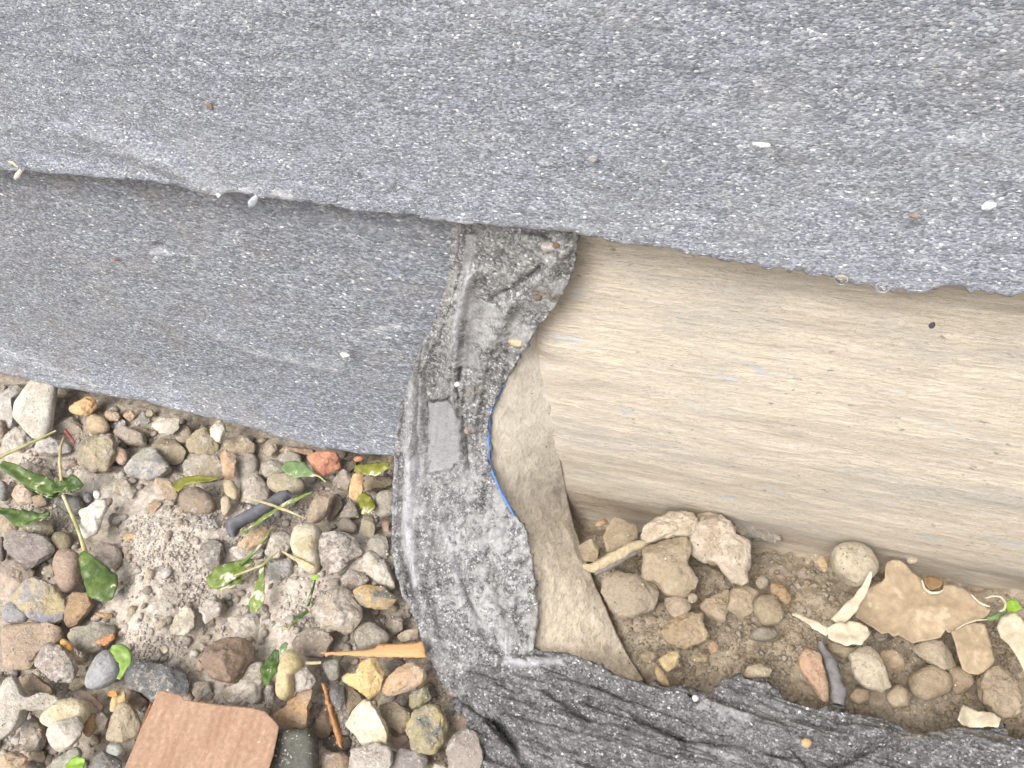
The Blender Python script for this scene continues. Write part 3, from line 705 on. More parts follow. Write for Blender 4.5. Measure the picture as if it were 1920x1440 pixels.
# crop | outline | colour | level, shape, options | label
STONES = '''
A|320,195 425,190 410,330 375,560 335,640 250,640 180,570 110,490 125,390 180,310 240,225|208,205,194|4 b t.22 d.15 n=mortar_chip|large pale grey chip with a notched top leaning on the left sheet's foot
A|0,330 60,290 150,240 230,215 240,300 150,330 110,470 130,560 40,560 0,480|186,184,180|2 r d.5|pale grey lump half hidden behind the large notched chip
A|530,400 600,365 660,330 690,345 720,400 660,470 570,470 525,440|232,182,124|3 r d.1|bright orange chip touching the left sheet's lower edge
A|665,500 720,470 790,500 820,560 800,600 680,610 660,560|198,172,134|2 s d.2|round tan pebble below the bright orange chip
A|e 845,475 60,48|204,168,132|2 r d.4|light orange-tan lump close to the sheet, right of the orange chip
A|e 968,472 46,38|208,172,138|2 r d.3|small peach pebble under the dark nick in the sheet edge
A|e 880,540 72,46|168,168,168|1 r d.7|grey silty lump below the light orange-tan lump
A|e 450,378 42,46|176,172,156|2 f d.3|small grey-green stone between the notched chip and orange chip
A|400,480 560,500 640,580 600,620 460,610 380,570|168,158,142|1 f d.4|flat greyish stone right of the notched chip's foot
A|20,640 110,560 220,610 235,690 150,745 50,735|192,182,172|2 r d.8|silt-caked pale stone below the notched chip, at the photo's left edge
A|260,690 380,650 500,680 530,740 400,775 280,760|188,186,190|2 r d.9|grey silt-covered stone under the two thin stalks
A|590,690 680,620 790,625 860,680 850,780 790,870 690,885 600,850 575,770|156,141,114|3 r d.25 2=176,160,128|big rounded brown-grey stone with a pitted face below the tan pebble
A|820,750 880,710 945,740 955,810 910,850 850,800|218,190,168|2 s d.5 2=196,140,110|pinkish shell-like curl beside the big pitted stone
A|860,600 940,560 1080,620 1090,700 960,690 890,650|168,153,134|2 b d.3|oblong grey-brown stone right of the big pitted stone
A|940,560 1150,580 1165,660 1090,690 1000,640|136,126,106|1 f d.2|dark brownish stone behind the oblong grey-brown stone
A|1125,530 1220,485 1345,495 1330,570 1270,620 1200,610 1150,565|208,198,182|4 f t.4 d.15|cream chip with a pointed left end under the left sheet
A|1140,660 1170,620 1270,625 1390,740 1340,830 1250,830 1160,730|170,155,130|2 f d.3|long tan stone slanting below the pointed cream chip
A|940,870 1000,790 1080,720 1150,720 1270,870 1200,920 1100,950 970,920|178,174,158|3 f d.35 2=130,130,140|light grey faceted stone with a small blue-grey notch
A|e 1372,612 74,66|164,149,124|2 s d.3|round drab stone left of the white chip, against the sheet
A|1400,680 1470,590 1560,560 1590,640 1630,690 1620,760 1420,750|168,154,122|2 f d.35|olive-tan stone directly left of and below the white chip
A|1580,560 1630,490 1680,520 1690,590 1650,680 1590,640|232,226,212|5 r t.5 d.0|small upright white chip standing against the left sheet
A|1650,690 1790,640 1850,640 1910,690 1890,760 1770,770|174,155,126|2 f d.3|flat tan stone right of the white chip
A|1650,760 1700,740 1770,810 1750,930 1690,960|200,164,126|3 f d.2|narrow orange-tan wedge below the flat tan stone
A|1370,810 1460,790 1620,790 1680,870 1690,950 1500,960 1400,930|174,160,134|2 f d.4 2=150,150,140|broad buff stone with a green leaf strap lying below it
A|e 1850,850 90,96|178,164,150|1 s d.5|dull grey-pink stone right of the narrow orange-tan wedge
B|190,860 180,740 300,730 410,850 415,930 330,980 200,960|178,169,154|2 f d.45|large pale stone just above the dark grey offcut
A|1680,970 1740,960 1790,1050 1780,1100 1740,1110 1690,1060|202,186,150|3 s d.1|cream-yellow pebble left of the large pale stone
A|1660,1090 1720,1085 1735,1160 1700,1230 1670,1220|190,174,144|3 s d.1|slim buff pebble above the left end of the dark grey offcut
A|1350,1090 1400,1030 1500,1020 1580,1080 1620,1150 1580,1210 1480,1230 1380,1190|140,120,98|3 s d.25 g.3 2=112,94,78|smooth dark brown stone left of the slim buff pebble
A|1150,1040 1160,940 1250,935 1310,1020 1330,1090 1250,1100|190,164,134|3 f d.45|tan stone with a white silt crust left of the leaf strap
A|1090,1230 1150,1090 1210,1140 1150,1210|174,148,118|2 f d.2|sharp brown wedge poking from the silt right of the white lump
A|870,960 960,970 1020,1040 980,1110 880,1090|164,149,124|2 f d.6|grey-brown stone half buried in silt above the white lump
A|70,1060 90,990 180,990 240,1060 230,1130 130,1130|190,154,122|2 f d.4 2=205,185,170|brown and orange mottled stone left of the dark wet leaves
A|230,1090 330,1070 345,1140 260,1165|154,134,104|2 f d.3|small olive-brown stone between the two green leaves
A|140,850 230,830 310,880 270,930 180,910|186,166,156|2 r d.7|pinkish silty stone above the wet green leaves
A|400,800 560,810 575,870 480,885|178,154,134|2 f d.6|tan stone crusted with silt behind the thin upright stalk
A|400,1100 500,1070 610,1100 620,1180 590,1230 480,1200|98,98,98|2 s d.2 g.4|dark wet grey stone under the leaf rosette
A|e 655,1092 32,40|142,142,156|2 s d.1|small blue-grey pebble left of the white dot
A|600,1200 690,1160 720,1110 790,1110 790,1170 740,1260 730,1350 640,1400 610,1360 620,1270|244,242,230|4 r t.5 d.0 n=lime_lump|knobbly bright white lump lying in the silt beside the green stalk
A|e 728,1068 28,31|247,246,240|4 s d.0 n=lime_lump|tiny round white lump above the knobbly white one
A|e 18,1040 40,82|134,134,134|2 s d.3|grey stone cut by the photo's left edge beside the mottled stone
A|e 8,580 32,72|154,134,118|2 s d.2|brownish stone at the left edge beside the pale grey lump
A|180,1290 380,1260 388,1340 340,1390 200,1365|170,155,120|2 f d.55|olive stone with a silt cap under the lower wet leaf
A|e 70,1290 70,66|178,158,128|1 s d.3|tan stone under the lower wet leaf, at the left edge
C|20,400 70,370 200,390 340,430 395,520 350,570 230,640 170,630 110,580 40,490|144,135,131|3 f t.4 d.25 2=120,108,106|large flat purple-grey stone with a white chipped corner at left
C|0,395 25,420 38,500 30,620 0,640|112,102,98|2 s d.1|dark stone at the left edge beside the purple-grey slab
C|e 460,462 76,70|134,124,96|2 s d.2 g.2|round dark olive pebble right of the purple-grey slab
C|440,530 520,520 590,570 600,660 570,790 490,850 440,820 440,730 415,660|170,144,124|4 s d.05 g.2 2=150,122,104|kidney-shaped smooth brown pebble with a grey dimple
C|0,680 60,620 150,600 230,680 220,740 130,880 60,940 0,940|190,170,150|2 f d.45 2=170,150,140|broad pale brown stone below the purple-grey slab
C|110,910 190,790 270,730 330,770 420,800 475,920 450,1030 360,1080 270,1050 200,980|178,160,116|4 f d.25 2=128,130,148|stone banded blue-grey and yellow below the broad pale brown one
C|30,1040 50,930 110,920 220,1010 190,1060 60,1070|148,150,156|4 s d.1|smooth blue-grey pebble at the foot of the banded stone
C|480,900 560,850 650,860 690,940 640,1000 560,1080 500,1100 470,1020|146,114,82|3 f d.2 2=166,132,92|amber-brown stone right of the banded stone
C|0,1060 200,1070 430,1110 450,1200 380,1240 290,1300 230,1400 100,1420 0,1400|176,150,124|3 f t.4 d.2 2=152,130,112|largest smooth brown stone, cut by the left edge
C|240,1370 290,1290 380,1215 480,1260 540,1340 560,1430 500,1510 420,1510|178,162,150|5 r d.6 2=128,110,106|purple-brown stone frosted with white grains beside the largest brown stone
C|450,1210 480,1190 540,1230 545,1290 500,1295|222,154,60|5 s d.0 g.3|small vivid orange pebble beside the frosted stone
C|500,1150 560,1110 700,1080 840,1090 850,1150 740,1280 640,1300 560,1260|158,153,132|3 f d.25 2=140,134,120|grey-green flat stone right of the vivid orange pebble
C|700,1220 850,1150 862,1190 790,1240|208,136,84|4 r d.2|small orange flint piece on the grey-green flat stone
C|700,990 830,1000 840,1040 760,1030|206,156,104|3 f d.2|small orange-tan sliver below the spoon-shaped leaf
E|640,590 680,470 760,340 820,310 900,420 890,510 780,590 700,605|154,159,164|4 s d.15 2=134,138,142|blue-grey egg-like stone left of the bright green leaf
C|1280,1110 1310,1010 1400,940 1450,1000 1465,1080 1400,1150 1290,1150|210,200,180|3 r t.3 d.3|pale flat gritty chip in the middle of the silt
C|1490,960 1560,890 1600,860 1660,920 1640,1010 1540,1075|204,194,184|3 r d.7|pale silt lump right of the flat gritty chip
C|1040,880 1190,880 1250,980 1200,1090 1060,1100 960,1040|174,170,160|2 f d.75|grey stone nearly buried in silt right of the spoon-shaped leaf
C|1040,690 1190,640 1195,760 1110,785 1040,740|184,168,120|2 f d.45|yellowish flat stone showing through the silt
C|e 1238,1270 30,30|196,180,160|4 s d.1|tiny pale bead left of the dark faceted brown stone
E|1530,440 1560,300 1690,230 1820,220 1890,320 1760,550 1620,530 1550,460|134,106,84|5 f t.8 d.05 g.3 2=108,86,70|dark chocolate-brown faceted flint with a pale chipped edge
C|e 1000,430 72,40|210,170,118|2 f d.4|yellow-orange stone showing in the silt right of the white lump
C|e 1110,455 60,46|198,193,190|3 r d.9|white-grey silt ball right of the yellow-orange stone
C|1400,400 1450,310 1560,270 1630,330 1620,400 1480,440|166,167,170|3 r d.5|blue-grey mottled stone left of the dark grey offcut
C|e 1480,470 72,44|154,112,84|2 f d.25|rusty brown stone below the blue-grey mottled stone
C|1510,470 1600,430 1670,490 1640,620 1570,690 1500,560|134,127,118|3 f d.4 2=110,104,98|steep dark grey stone above the broad dusty leaf
C|e 1410,590 116,96|170,160,153|2 r d.75|dusty grey-pink stone left of the steep dark grey stone
C|710,490 800,470 900,520 912,630 850,670 760,600|184,164,148|2 s d.55|dusty pinkish stone touching the green stalk
E|130,530 210,470 290,520 410,640 330,660 190,665|156,134,104|3 f d.15 g.2 2=136,114,90|olive-brown stone wedged in the pale L-shaped chunk
E|0,660 70,500 110,510 150,640 230,670 420,650 420,720 330,750 160,770 150,840 90,920 0,980|200,195,185|5 r t.4 d.4|pale L-shaped mortar-like chunk at the left edge
E|310,830 370,760 460,700 590,680 670,720 660,790 600,880 560,950 450,900 370,890|214,203,172|4 s d.05 g.2 2=196,178,138|smooth cream pebble with a yellow left side
E|345,920 380,880 560,815 600,880 580,960 520,1030 430,1080 380,1020|212,205,192|5 f d.2|white chipped flint lying over the smooth cream pebble
E|620,900 660,800 720,790 720,900 660,980|172,134,88|3 s d.1 g.2|amber pebble right of the smooth cream pebble
E|710,800 760,770 810,830 790,900 730,930|140,124,110|3 f d.2|small grey-brown stone between the amber pebble and olive stone
E|780,960 810,860 880,720 930,710 1000,760 1040,860 1030,920 930,1010 830,1000|172,155,124|4 f d.1 g.15 2=150,136,112|large olive-tan flint left of the cardboard's edge
E|830,775 840,690 880,610 930,610 940,700 900,725 860,780|212,186,126|4 r d.2|crumbly yellow chip above the olive-tan flint
E|e 848,640 36,26|206,140,60|5 r d.0|small orange speckled bit on the yellow chip
E|800,1080 820,1020 910,1020 920,1060 880,1110|190,194,188|4 s d.05 g.3|small milky pebble left of the cardboard's lower edge
E|690,1120 760,1070 900,1140 900,1230 690,1230|118,118,115|3 f d.15 g.2|dark grey stone cut by the bottom edge beside the cardboard
E|930,500 960,440 1000,380 1200,430 1360,480 1410,570 1390,650 1200,640 1150,690 1060,620 960,560|72,77,82|3 f t.4 d.45 g.3 2=96,102,106|black slate-like stone streaked white above the cardboard corner
E|650,620 720,680 770,730 760,770 690,720|190,154,128|3 f d.2|pinkish sliver right of the smooth cream pebble
E|500,600 560,540 660,500 655,560 560,625|168,154,124|2 f d.3|tan wedge left of the blue-grey egg-like stone
E|0,1120 100,1080 190,1110 180,1240 0,1240|210,180,144|4 r d.4|peach crumbly stone in the bottom left corner
E|e 250,960 92,118|168,153,134|2 r d.5|dusty brown stone under the L-shaped chunk
E|400,1150 560,1040 600,1080 560,1240 400,1240|170,170,158|4 r d.4|grey-white stone above the bright green leaf at the bottom edge
E|950,600 1050,640 1100,700 1050,760 960,740|144,119,102|2 f d.3|brown stone in the gap left of the cardboard's corner
E|1410,560 1560,560 1600,680 1480,700|170,155,130|2 f d.5|dusty tan stone behind the cardboard's upper edge
E|e 1760,640 92,84|180,165,145|3 r d.8|silt-coated lump behind the middle of the cardboard's upper edge
E|540,340 600,370 640,430 560,420|200,170,130|4 f d.1|little buff chip between the frosted and egg-like stones
A|e 1120,455 30,28|186,168,138|2 r d.3|tiny buff crumb above the pointed cream chip
D|760,760 770,680 830,590 940,550 1030,600 1080,700 1110,770 1060,870 980,890 830,870|180,166,146|4 r t.6 d.5 2=160,146,128|large round silty stone bearing a small red spot
D|1055,590 1130,550 1270,555 1340,610 1370,660 1300,715 1200,720 1090,690|204,168,108|4 f d.1 2=118,118,112|golden stone with a grey band left of the torn strip
D|950,500 1010,440 1120,445 1170,510 1130,550 1040,580 980,550|154,139,124|3 f d.5|purplish stone above the golden banded stone
D|770,270 800,180 860,135 960,150 1060,200 1120,290 1010,370 950,440 850,430 780,360|126,111,102|4 f d.7 2=108,94,86|dark purple-brown stone spattered with white beside the creamy block
D|590,260 610,120 720,85 810,130 790,230 775,320 810,410 760,470 650,400|206,197,172|4 s t.6 d.1 2=178,162,124|creamy smooth block left of the white-spattered stone
B|690,1080 740,960 800,870 860,860 900,910 860,1030 790,1110 730,1120|170,150,124|4 f d.25 2=150,128,104|ridged tan-brown stone above the creamy block
B|860,1030 900,910 960,930 970,990 900,1080 850,1120|134,120,104|2 f d.2|dark side stone tucked right of the ridged tan-brown stone
B|890,800 960,720 1010,740 1040,800 1000,880|154,141,128|3 f d.25|grey pyramid-like stone below the brick fragment
B|410,800 450,760 560,750 680,800 680,860 600,910 470,890 410,850|176,166,140|3 s d.25|oval buff stone under the round green leaf
B|350,680 420,640 510,650 530,740 410,790 370,760|170,165,150|2 f d.35|grey stone left of the round green leaf
B|470,640 560,580 650,610 665,680 540,680|156,151,138|2 s d.3|grey oval behind the round green leaf
B|490,590 560,545 740,560 745,610 650,600|186,150,120|2 f d.35|orange-brown flat piece under the left sheet, left of the brick fragment
B|370,590 400,520 470,520 475,570 420,620|170,155,132|2 f d.3|small tan stone under the sheet, left of the orange-brown piece
B|705,625 770,600 880,590 930,600 945,680 890,740 830,765 760,730|200,130,94|4 r t.6 d.05 2=176,102,74 n=brick_fragment|rough red brick fragment under the left sheet
B|950,640 1060,640 1070,700 1020,740 940,700|124,114,100|2 f d.1|dark stone right of the brick fragment
B|1050,760 1115,760 1125,860 1070,960 1010,920 1030,840|238,184,128|5 f t.4 d.0|peach-orange chip standing beside the yellow-green leaves
B|1120,800 1200,770 1340,770 1360,820 1220,870 1130,880|156,139,110|2 f d.2|drab stone under the yellow-green leaf next to the torn strip
B|1210,970 1240,900 1330,880 1362,900 1345,1050 1270,1075 1210,1050|176,170,156|3 s d.3|rounded grey stone touching the torn strip, below the yellow-green leaves
B|e 1085,640 34,22|194,126,86|3 r d.0|tiny rust crumb under the sheet beside the yellow-green leaf
B|950,1090 1000,960 1060,950 1080,1040 1100,1070 1020,1090|154,144,128|2 f d.3|grey-brown stone below the peach-orange chip
B|1100,1170 1130,1070 1190,1060 1220,1120 1200,1220 1140,1230|154,144,120|3 f d.25|upright grey-olive stone left of the torn strip
B|940,1110 1010,1080 1080,1150 1060,1200 960,1180|128,118,107|2 s d.15|dark stone left of the upright grey-olive stone
B|1260,1100 1320,1110 1310,1200 1270,1180|170,140,120|2 f d.1|small brown stone squeezed against the torn strip
D|1150,240 1230,150 1300,190 1330,330 1260,390 1150,300|156,150,140|3 f d.3|blue-grey stone at the torn strip, right of the white-spattered stone
D|1090,330 1180,270 1330,420 1370,600 1300,560 1200,500 1110,400|186,175,146|3 r d.85|sandy lump filling the space beside the torn strip
D|420,390 590,355 600,460 540,510 430,520|152,153,153|3 b d.45|grey cube-like stone below the creamy block
D|180,220 260,180 380,110 410,130 390,230 260,280 190,260|212,182,142|4 r d.35|peach crusted stone below the dark grey offcut
D|360,300 460,150 560,160 590,230 500,345 420,350|200,190,170|3 r d.8|silt-crusted grey lump left of the creamy block
D|110,280 190,260 270,280 380,240 360,340 200,360|198,190,178|2 r d.9|white silt cake under the peach crusted stone
D|590,960 640,900 760,870 860,870 890,960 820,1090 700,1080 610,1030|144,129,114|3 f d.4|dark brown-grey stone at the wood splinter's pointed tip
D|1060,890 1180,820 1290,900 1340,960 1200,1020 1090,1030|154,149,134|3 s d.4|grey-green stone above the wood splinter
D|1290,850 1350,770 1420,800 1420,880 1350,920|154,144,124|2 f d.3|drab stone below the golden banded stone
D|1360,930 1480,880 1530,880 1540,950 1400,970|186,171,150|3 f d.2|tan lump above the wood splinter's broad end
D|820,1130 940,1100 950,1250 880,1270 840,1200|154,155,146|3 s d.25|grey-green stone just below the wood splinter
F|320,650 330,520 370,350 420,300 510,400 530,440 450,500 440,620 400,690 340,685|198,182,134|5 s t.7 d.05 g.3 2=180,158,108|long smooth cream-yellow pebble standing beside the dark green leaf
F|440,540 470,460 540,440 610,540 560,600 470,620|212,205,198|5 r d.6|crumbly white lump right of the long cream-yellow pebble
F|280,800 380,740 470,610 570,570 580,640 550,740 540,840 520,910 350,900|192,150,102|4 f t.35 d.0 g.3 2=170,140,112|amber translucent flake above the dark block
F|780,520 810,480 900,490 960,400 1050,380 1090,450 1120,500 1080,620 1010,680 930,610 850,570|210,174,100|5 f d.0 g.3 2=224,196,140|gold star-shaped flint below the wood splinter
F|1120,600 1140,550 1220,450 1330,410 1420,470 1430,540 1300,620 1160,660 1130,640|184,156,128|5 f d.05 g.25 2=196,142,92|two-toned pink and orange flint right of the gold one
F|840,870 900,770 960,700 1020,700 1100,830 1140,940 1120,1030 1030,1030 940,1030 900,950|222,213,194|5 f d.0 g.15 2=206,186,150|big white flint with a brown right side
F|870,1130 890,1060 990,1030 1080,1020 1160,1060 1170,1150 1120,1230 870,1230|206,198,191|5 r d.6|crumbly white concrete-like lump at the bottom edge
F|1290,900 1340,800 1420,750 1500,740 1590,860 1590,960 1500,1080 1440,1090 1330,1040|174,158,110|4 r t.7 d.15 2=84,88,88|mottled olive-yellow stone with a black band
F|1070,720 1200,700 1310,780 1330,840 1280,920 1230,940 1110,830|154,138,113|3 f d.25|drab stone right of the big white flint
F|700,610 760,570 820,600 820,700 790,780 740,720|112,114,117|3 f d.15|dark blue-grey stone right of the small wood splinter
F|590,960 610,800 680,700 720,800 730,900 700,980|122,101,80|2 f d.1|dark brown stone behind the small wood splinter
F|830,590 880,600 960,680 880,760 840,820|170,150,124|2 f d.3|tan stone in the gap above the big white flint
F|640,1000 720,950 880,970 860,1070 720,1080|84,76,67|1 s d.1|very dark stone in the hollow left of the big white flint
F|640,1100 700,1070 860,1110 870,1230 640,1230|156,131,110|3 f d.3|brown stone at the bottom edge left of the white concrete-like lump
F|1180,1130 1250,1060 1370,1050 1440,1130 1430,1230 1170,1230|128,122,120|4 f d.25 2=110,104,104|dark grey stone at the bottom edge right of the white concrete-like lump
F|1600,1050 1640,950 1730,910 1830,960 1860,1130 1800,1230 1600,1230|146,135,127|4 f d.3 2=128,116,110|purple-grey stone at the torn flap's left tip
F|1620,830 1680,770 1760,820 1820,900 1720,930 1640,900|156,130,108|2 f d.3 2=200,180,150|brown stone with a pale corner under the torn strip's crack
F|e 735,490 90,70|150,148,138|1 r d.3|dull grey stone under the gold star-shaped flint's left arm
F|1300,640 1440,580 1480,680 1400,740 1330,760|162,156,122|3 r d.35|dull olive stone above the black-banded stone
F|1450,1240 1500,1165 1580,1190 1600,1240|192,187,176|4 f d.1|pale tip of a stone at the bottom edge left of the purple-grey one
F|1150,980 1290,960 1330,1040 1230,1080 1150,1060|142,120,107|2 f d.3|brown stone between the big white flint and black-banded stone
F|0,560 100,450 210,400 220,560 160,700 0,720|192,182,162|3 r d.9|large silt clump above the cardboard's right half
F|340,920 570,920 610,1000 615,1250 270,1250|70,73,66|4 b t.5 d.08 2=60,63,58 n=stone_block|dark green-grey squared block right of the cardboard
F|230,560 290,590 300,690 260,740 240,650|158,152,146|3 r d.4|slim grey stone left of the long cream-yellow pebble's foot
D|0,330 60,200 90,300 50,420 0,440|130,122,114|2 f d.4|dark stone left of the silt cake
D|380,780 440,800 450,920 400,960 360,880|150,138,118|2 r d.6|brown hollow-sided clod below the small spoon leaf
D|100,800 330,770 360,900 320,960 170,930|190,180,164|2 r d.9|silt clod with a dark crack above it, below the broad dusty leaf
D|1210,760 1290,770 1290,840 1230,840|120,106,90|1 f d.2|small dark stone under the golden banded stone
G|580,370 620,290 760,220 850,210 950,230 960,310 910,380 740,390 600,415|206,192,172|5 r t.6 d.3 R n=mortar_lump|pale crumbly mortar lump over the twig's right end
G|980,210 1060,210 1160,270 1230,370 1290,430 1300,560 1280,690 1200,690 1100,560 1020,550 920,490 915,400 960,310|206,192,176|4 r t.5 d.35 R n=mortar_lump|larger pale mortar lump against the plinth wall
G|600,450 760,390 900,400 910,500 890,580 950,650 960,720 880,770 750,760 690,680 600,650 610,540|160,140,112|4 f t.6 d.1 R 2=146,130,102|big brown stone below the crumbly mortar lump
G|340,640 420,610 500,640 710,700 700,760 660,870 520,930 440,920 380,860 330,760|142,129,110|3 f t.6 d.1 R 2=122,112,100|dark grey-brown angular stone beside the muddy wedge
G|330,380 400,260 460,280 540,320 560,390 480,430 360,490|162,143,116|3 f d.1 R|tan stone behind the twig
G|160,440 250,400 300,470 280,550 200,540|152,136,107|2 f d.1 R|small brown stone between the wedge and twig
G|270,300 340,250 370,290 300,312|184,132,102|3 f d.0 R|little orange sliver against the wall left of the mortar lumps
G|1170,870 1200,740 1290,700 1370,760 1350,870 1280,930|168,148,120|3 f d.1 R|rounded tan stone below the larger mortar lump
G|970,840 1080,780 1190,730 1170,870 1150,960 1010,900|168,150,124|2 r d.2 R|broad tan clod left of the rounded tan stone
G|1340,860 1370,790 1480,780 1550,900 1530,960 1400,980|156,141,114|3 s d.1 R|round drab pebble right of the rounded tan stone
G|740,800 830,770 910,810 920,870 810,930 760,870|158,137,116|3 f d.2 R|small pinkish-brown stone below the big brown stone
G|e 930,795 34,34|172,157,137|4 s d.0 R|tiny pale pebble right of the pinkish-brown stone
G|740,1000 800,920 1000,900 1010,990 1040,1060 880,1140 760,1100|166,141,106|2 r d.1 R|ochre soil clod in the middle of the hollow
G|700,1210 770,1160 830,1150 840,1250 760,1295|204,180,116|4 f d.0 R|yellow chip near the wedge's lower tip
G|690,1240 740,1310 780,1390 710,1390 680,1300|190,156,96|3 f d.0 R|slender ochre piece below the yellow chip
G|e 640,1190 60,42|152,132,106|3 r d.1 R|brown pebble left of the yellow chip
G|e 980,1200 62,36|172,152,108|3 r d.1 R|dull yellow pebble right of the yellow chip
G|e 1070,1130 30,42|200,150,116|3 f d.0 R|small salmon chip above the dull yellow pebble
G|e 1420,1040 90,46|112,112,114|2 s d.1 R|blue-grey stone sunk in the soil below the round drab pebble
G|1180,260 1330,280 1520,370 1510,420 1370,400 1250,380|124,122,115|2 r t.4 d.5 R n=bitumen_crumb|dark grey bitumen crumb along the wall right of the mortar lump
G|e 1400,690 40,46|138,127,112|3 s d.1 R|small grey pebble right of the larger mortar lump's foot
G|1450,700 1530,690 1600,790 1560,840 1480,780|188,143,98|3 r d.1 R|rusty orange clod left of the pale lobed leaf
G|1285,1300 1300,1260 1390,1240 1480,1280 1440,1330 1290,1340|210,195,168|4 f t.4 d.1 R|cream chip at the upper edge of the torn flap
H|385,260 430,210 560,190 620,240 665,320 660,370 600,430 550,460 500,430 420,360|198,189,168|4 s t.7 d.1 R 2=182,170,146|pale rounded boulder-like stone by the plinth wall
H|510,880 560,840 640,830 690,880 710,980 750,1070 690,1100 600,1070 540,1000|192,182,160|5 f d.15 R 2=170,160,140|pale grey angular stone below the heart-shaped leaf
H|370,780 490,840 580,840 480,895 380,860|154,138,112|2 s d.1 R|brown stone shaded by the heart-shaped leaf
H|190,910 230,840 320,870 330,950 360,1050 380,1120 340,1160 270,1060 210,990|190,134,102|4 r d.15 R 2=168,126,98|long red-brown stone left of the grey stick
H|880,830 950,800 1070,790 1130,860 1180,950 1080,970 960,900|170,155,134|3 f d.2 g.3 R 2=150,134,112|shiny greyish stone under the large brown leaf's lower edge
H|690,850 760,840 840,890 840,960 740,970 700,910|168,143,112|3 f d.1 R|brown stone right of the pale grey angular stone
H|720,1120 790,1060 850,1090 860,1190 760,1200|162,144,116|3 s d.1 R|tan stone near the torn flap's upper edge
H|490,1130 540,1080 620,1090 620,1150 550,1180|144,123,98|3 s d.05 R|dark tan pebble right of the grey stick's lower end
H|870,1000 1000,940 1110,1000 1120,1100 960,1160 880,1100|152,133,106|2 s d.1 R|large dull brown stone below the shiny greyish stone
H|1300,1030 1380,950 1470,1000 1540,1100 1540,1230 1440,1270 1330,1180|166,146,120|3 r t.6 d.25 R|large muddy lump at the right edge above the flap
H|e 690,762 42,36|104,98,98|3 f d.0 R|small blackish pebble against the brown leaf's left lobe
H|e 885,290 31,29|208,193,164|3 f d.0 R|small cream pebble at the wall above the brown leaf
H|300,290 330,260 375,330 350,370 320,350|208,172,126|3 f d.1 R|peach pebble left of the pale rounded stone
H|0,110 50,100 80,170 40,190 0,180|124,123,121|2 r d.3 R n=bitumen_crumb|grey bitumen crumb by the wall left of the peach pebble
H|1100,960 1230,950 1260,1060 1150,1130|158,138,112|2 s d.1 R|smooth brown stone left of the muddy lump
'''
used = []
for ln in STONES.strip().split('\n'):
    crop, pts, rgb, opt, label = ln.split('|')
    poly = ellipse(crop, pts[2:]) if pts.startswith('e ') else pxs(crop, pts)
    kw = dict(lvl=1, kind='f')
    toks = opt.split(); kw['lvl'] = int(toks[0]); kw['kind'] = toks[1]; right = False
    for t in toks[2:]:
        if t == 'R': right = True
        elif t[0] == 't': kw['thick'] = float(t[1:])
        elif t[0] == 'd': kw['dust'] = float(t[1:])
        elif t[0] == 'g': kw['gloss'] = float(t[1:])
        elif t[0] == '2': kw['rgb2'] = tuple(int(a) for a in t[2:].split(','))
        elif t[0] == 'n': kw['name'] = t[2:]
    nm = kw.get('name', 'gravel_stone')
    cat = {'gravel_stone': 'stone', 'mortar_chip': 'mortar chip', 'lime_lump': 'lime lump', 'brick_fragment': 'brick fragment', 'stone_block': 'stone block', 'mortar_lump': 'mortar lump', 'bitumen_crumb': 'bitumen crumb'}[nm]
    if right and nm == 'gravel_stone': kw['name'] = 'soil_stone'
    stone(poly, tuple(int(a) for a in rgb.split(',')), label=label, cat=cat, group=(GR if right else GL) if nm == 'gravel_stone' else None, base=0.001 if right else 0.0, **kw)
    used.append(poly)

# medium stones that fill the gaps of the heap
occ = np.zeros((360, 480), bool)
gyy, gxx = np.mgrid[0:360, 0:480]
def mark(poly):
    P = np.array(poly)/4.0; x0, y0 = np.floor(P.min(0)).astype(int); x1, y1 = np.ceil(P.max(0)).astype(int)
    for y in range(max(0, y0), min(360, y1+1)):
        for x in range(max(0, x0), min(480, x1+1)):
            if inpoly(x, y, P): occ[y, x] = True
for p in used: mark(p)
LREG = [(0, 722), (110, 748), (330, 788), (520, 838), (735, 868), (735, 1060), (780, 1170), (830, 1290), (935, 1440), (935, 1475), (0, 1475)]
RREG = [(1080, 968), (1400, 992), (1600, 1060), (1920, 1125), (1920, 1380), (1690, 1372), (1480, 1300), (1350, 1275), (1225, 1275), (1135, 1130)]
for r_ in (LREG, RREG): pass
CARD = [(300, 1294), (523, 1362), (500, 1475), (215, 1475)]
TONES = [((168, 156, 136), 'tan'), ((150, 136, 114), 'brown'), ((160, 158, 152), 'grey'), ((186, 174, 156), 'pale'), ((128, 116, 100), 'dark')]
nfill = 0
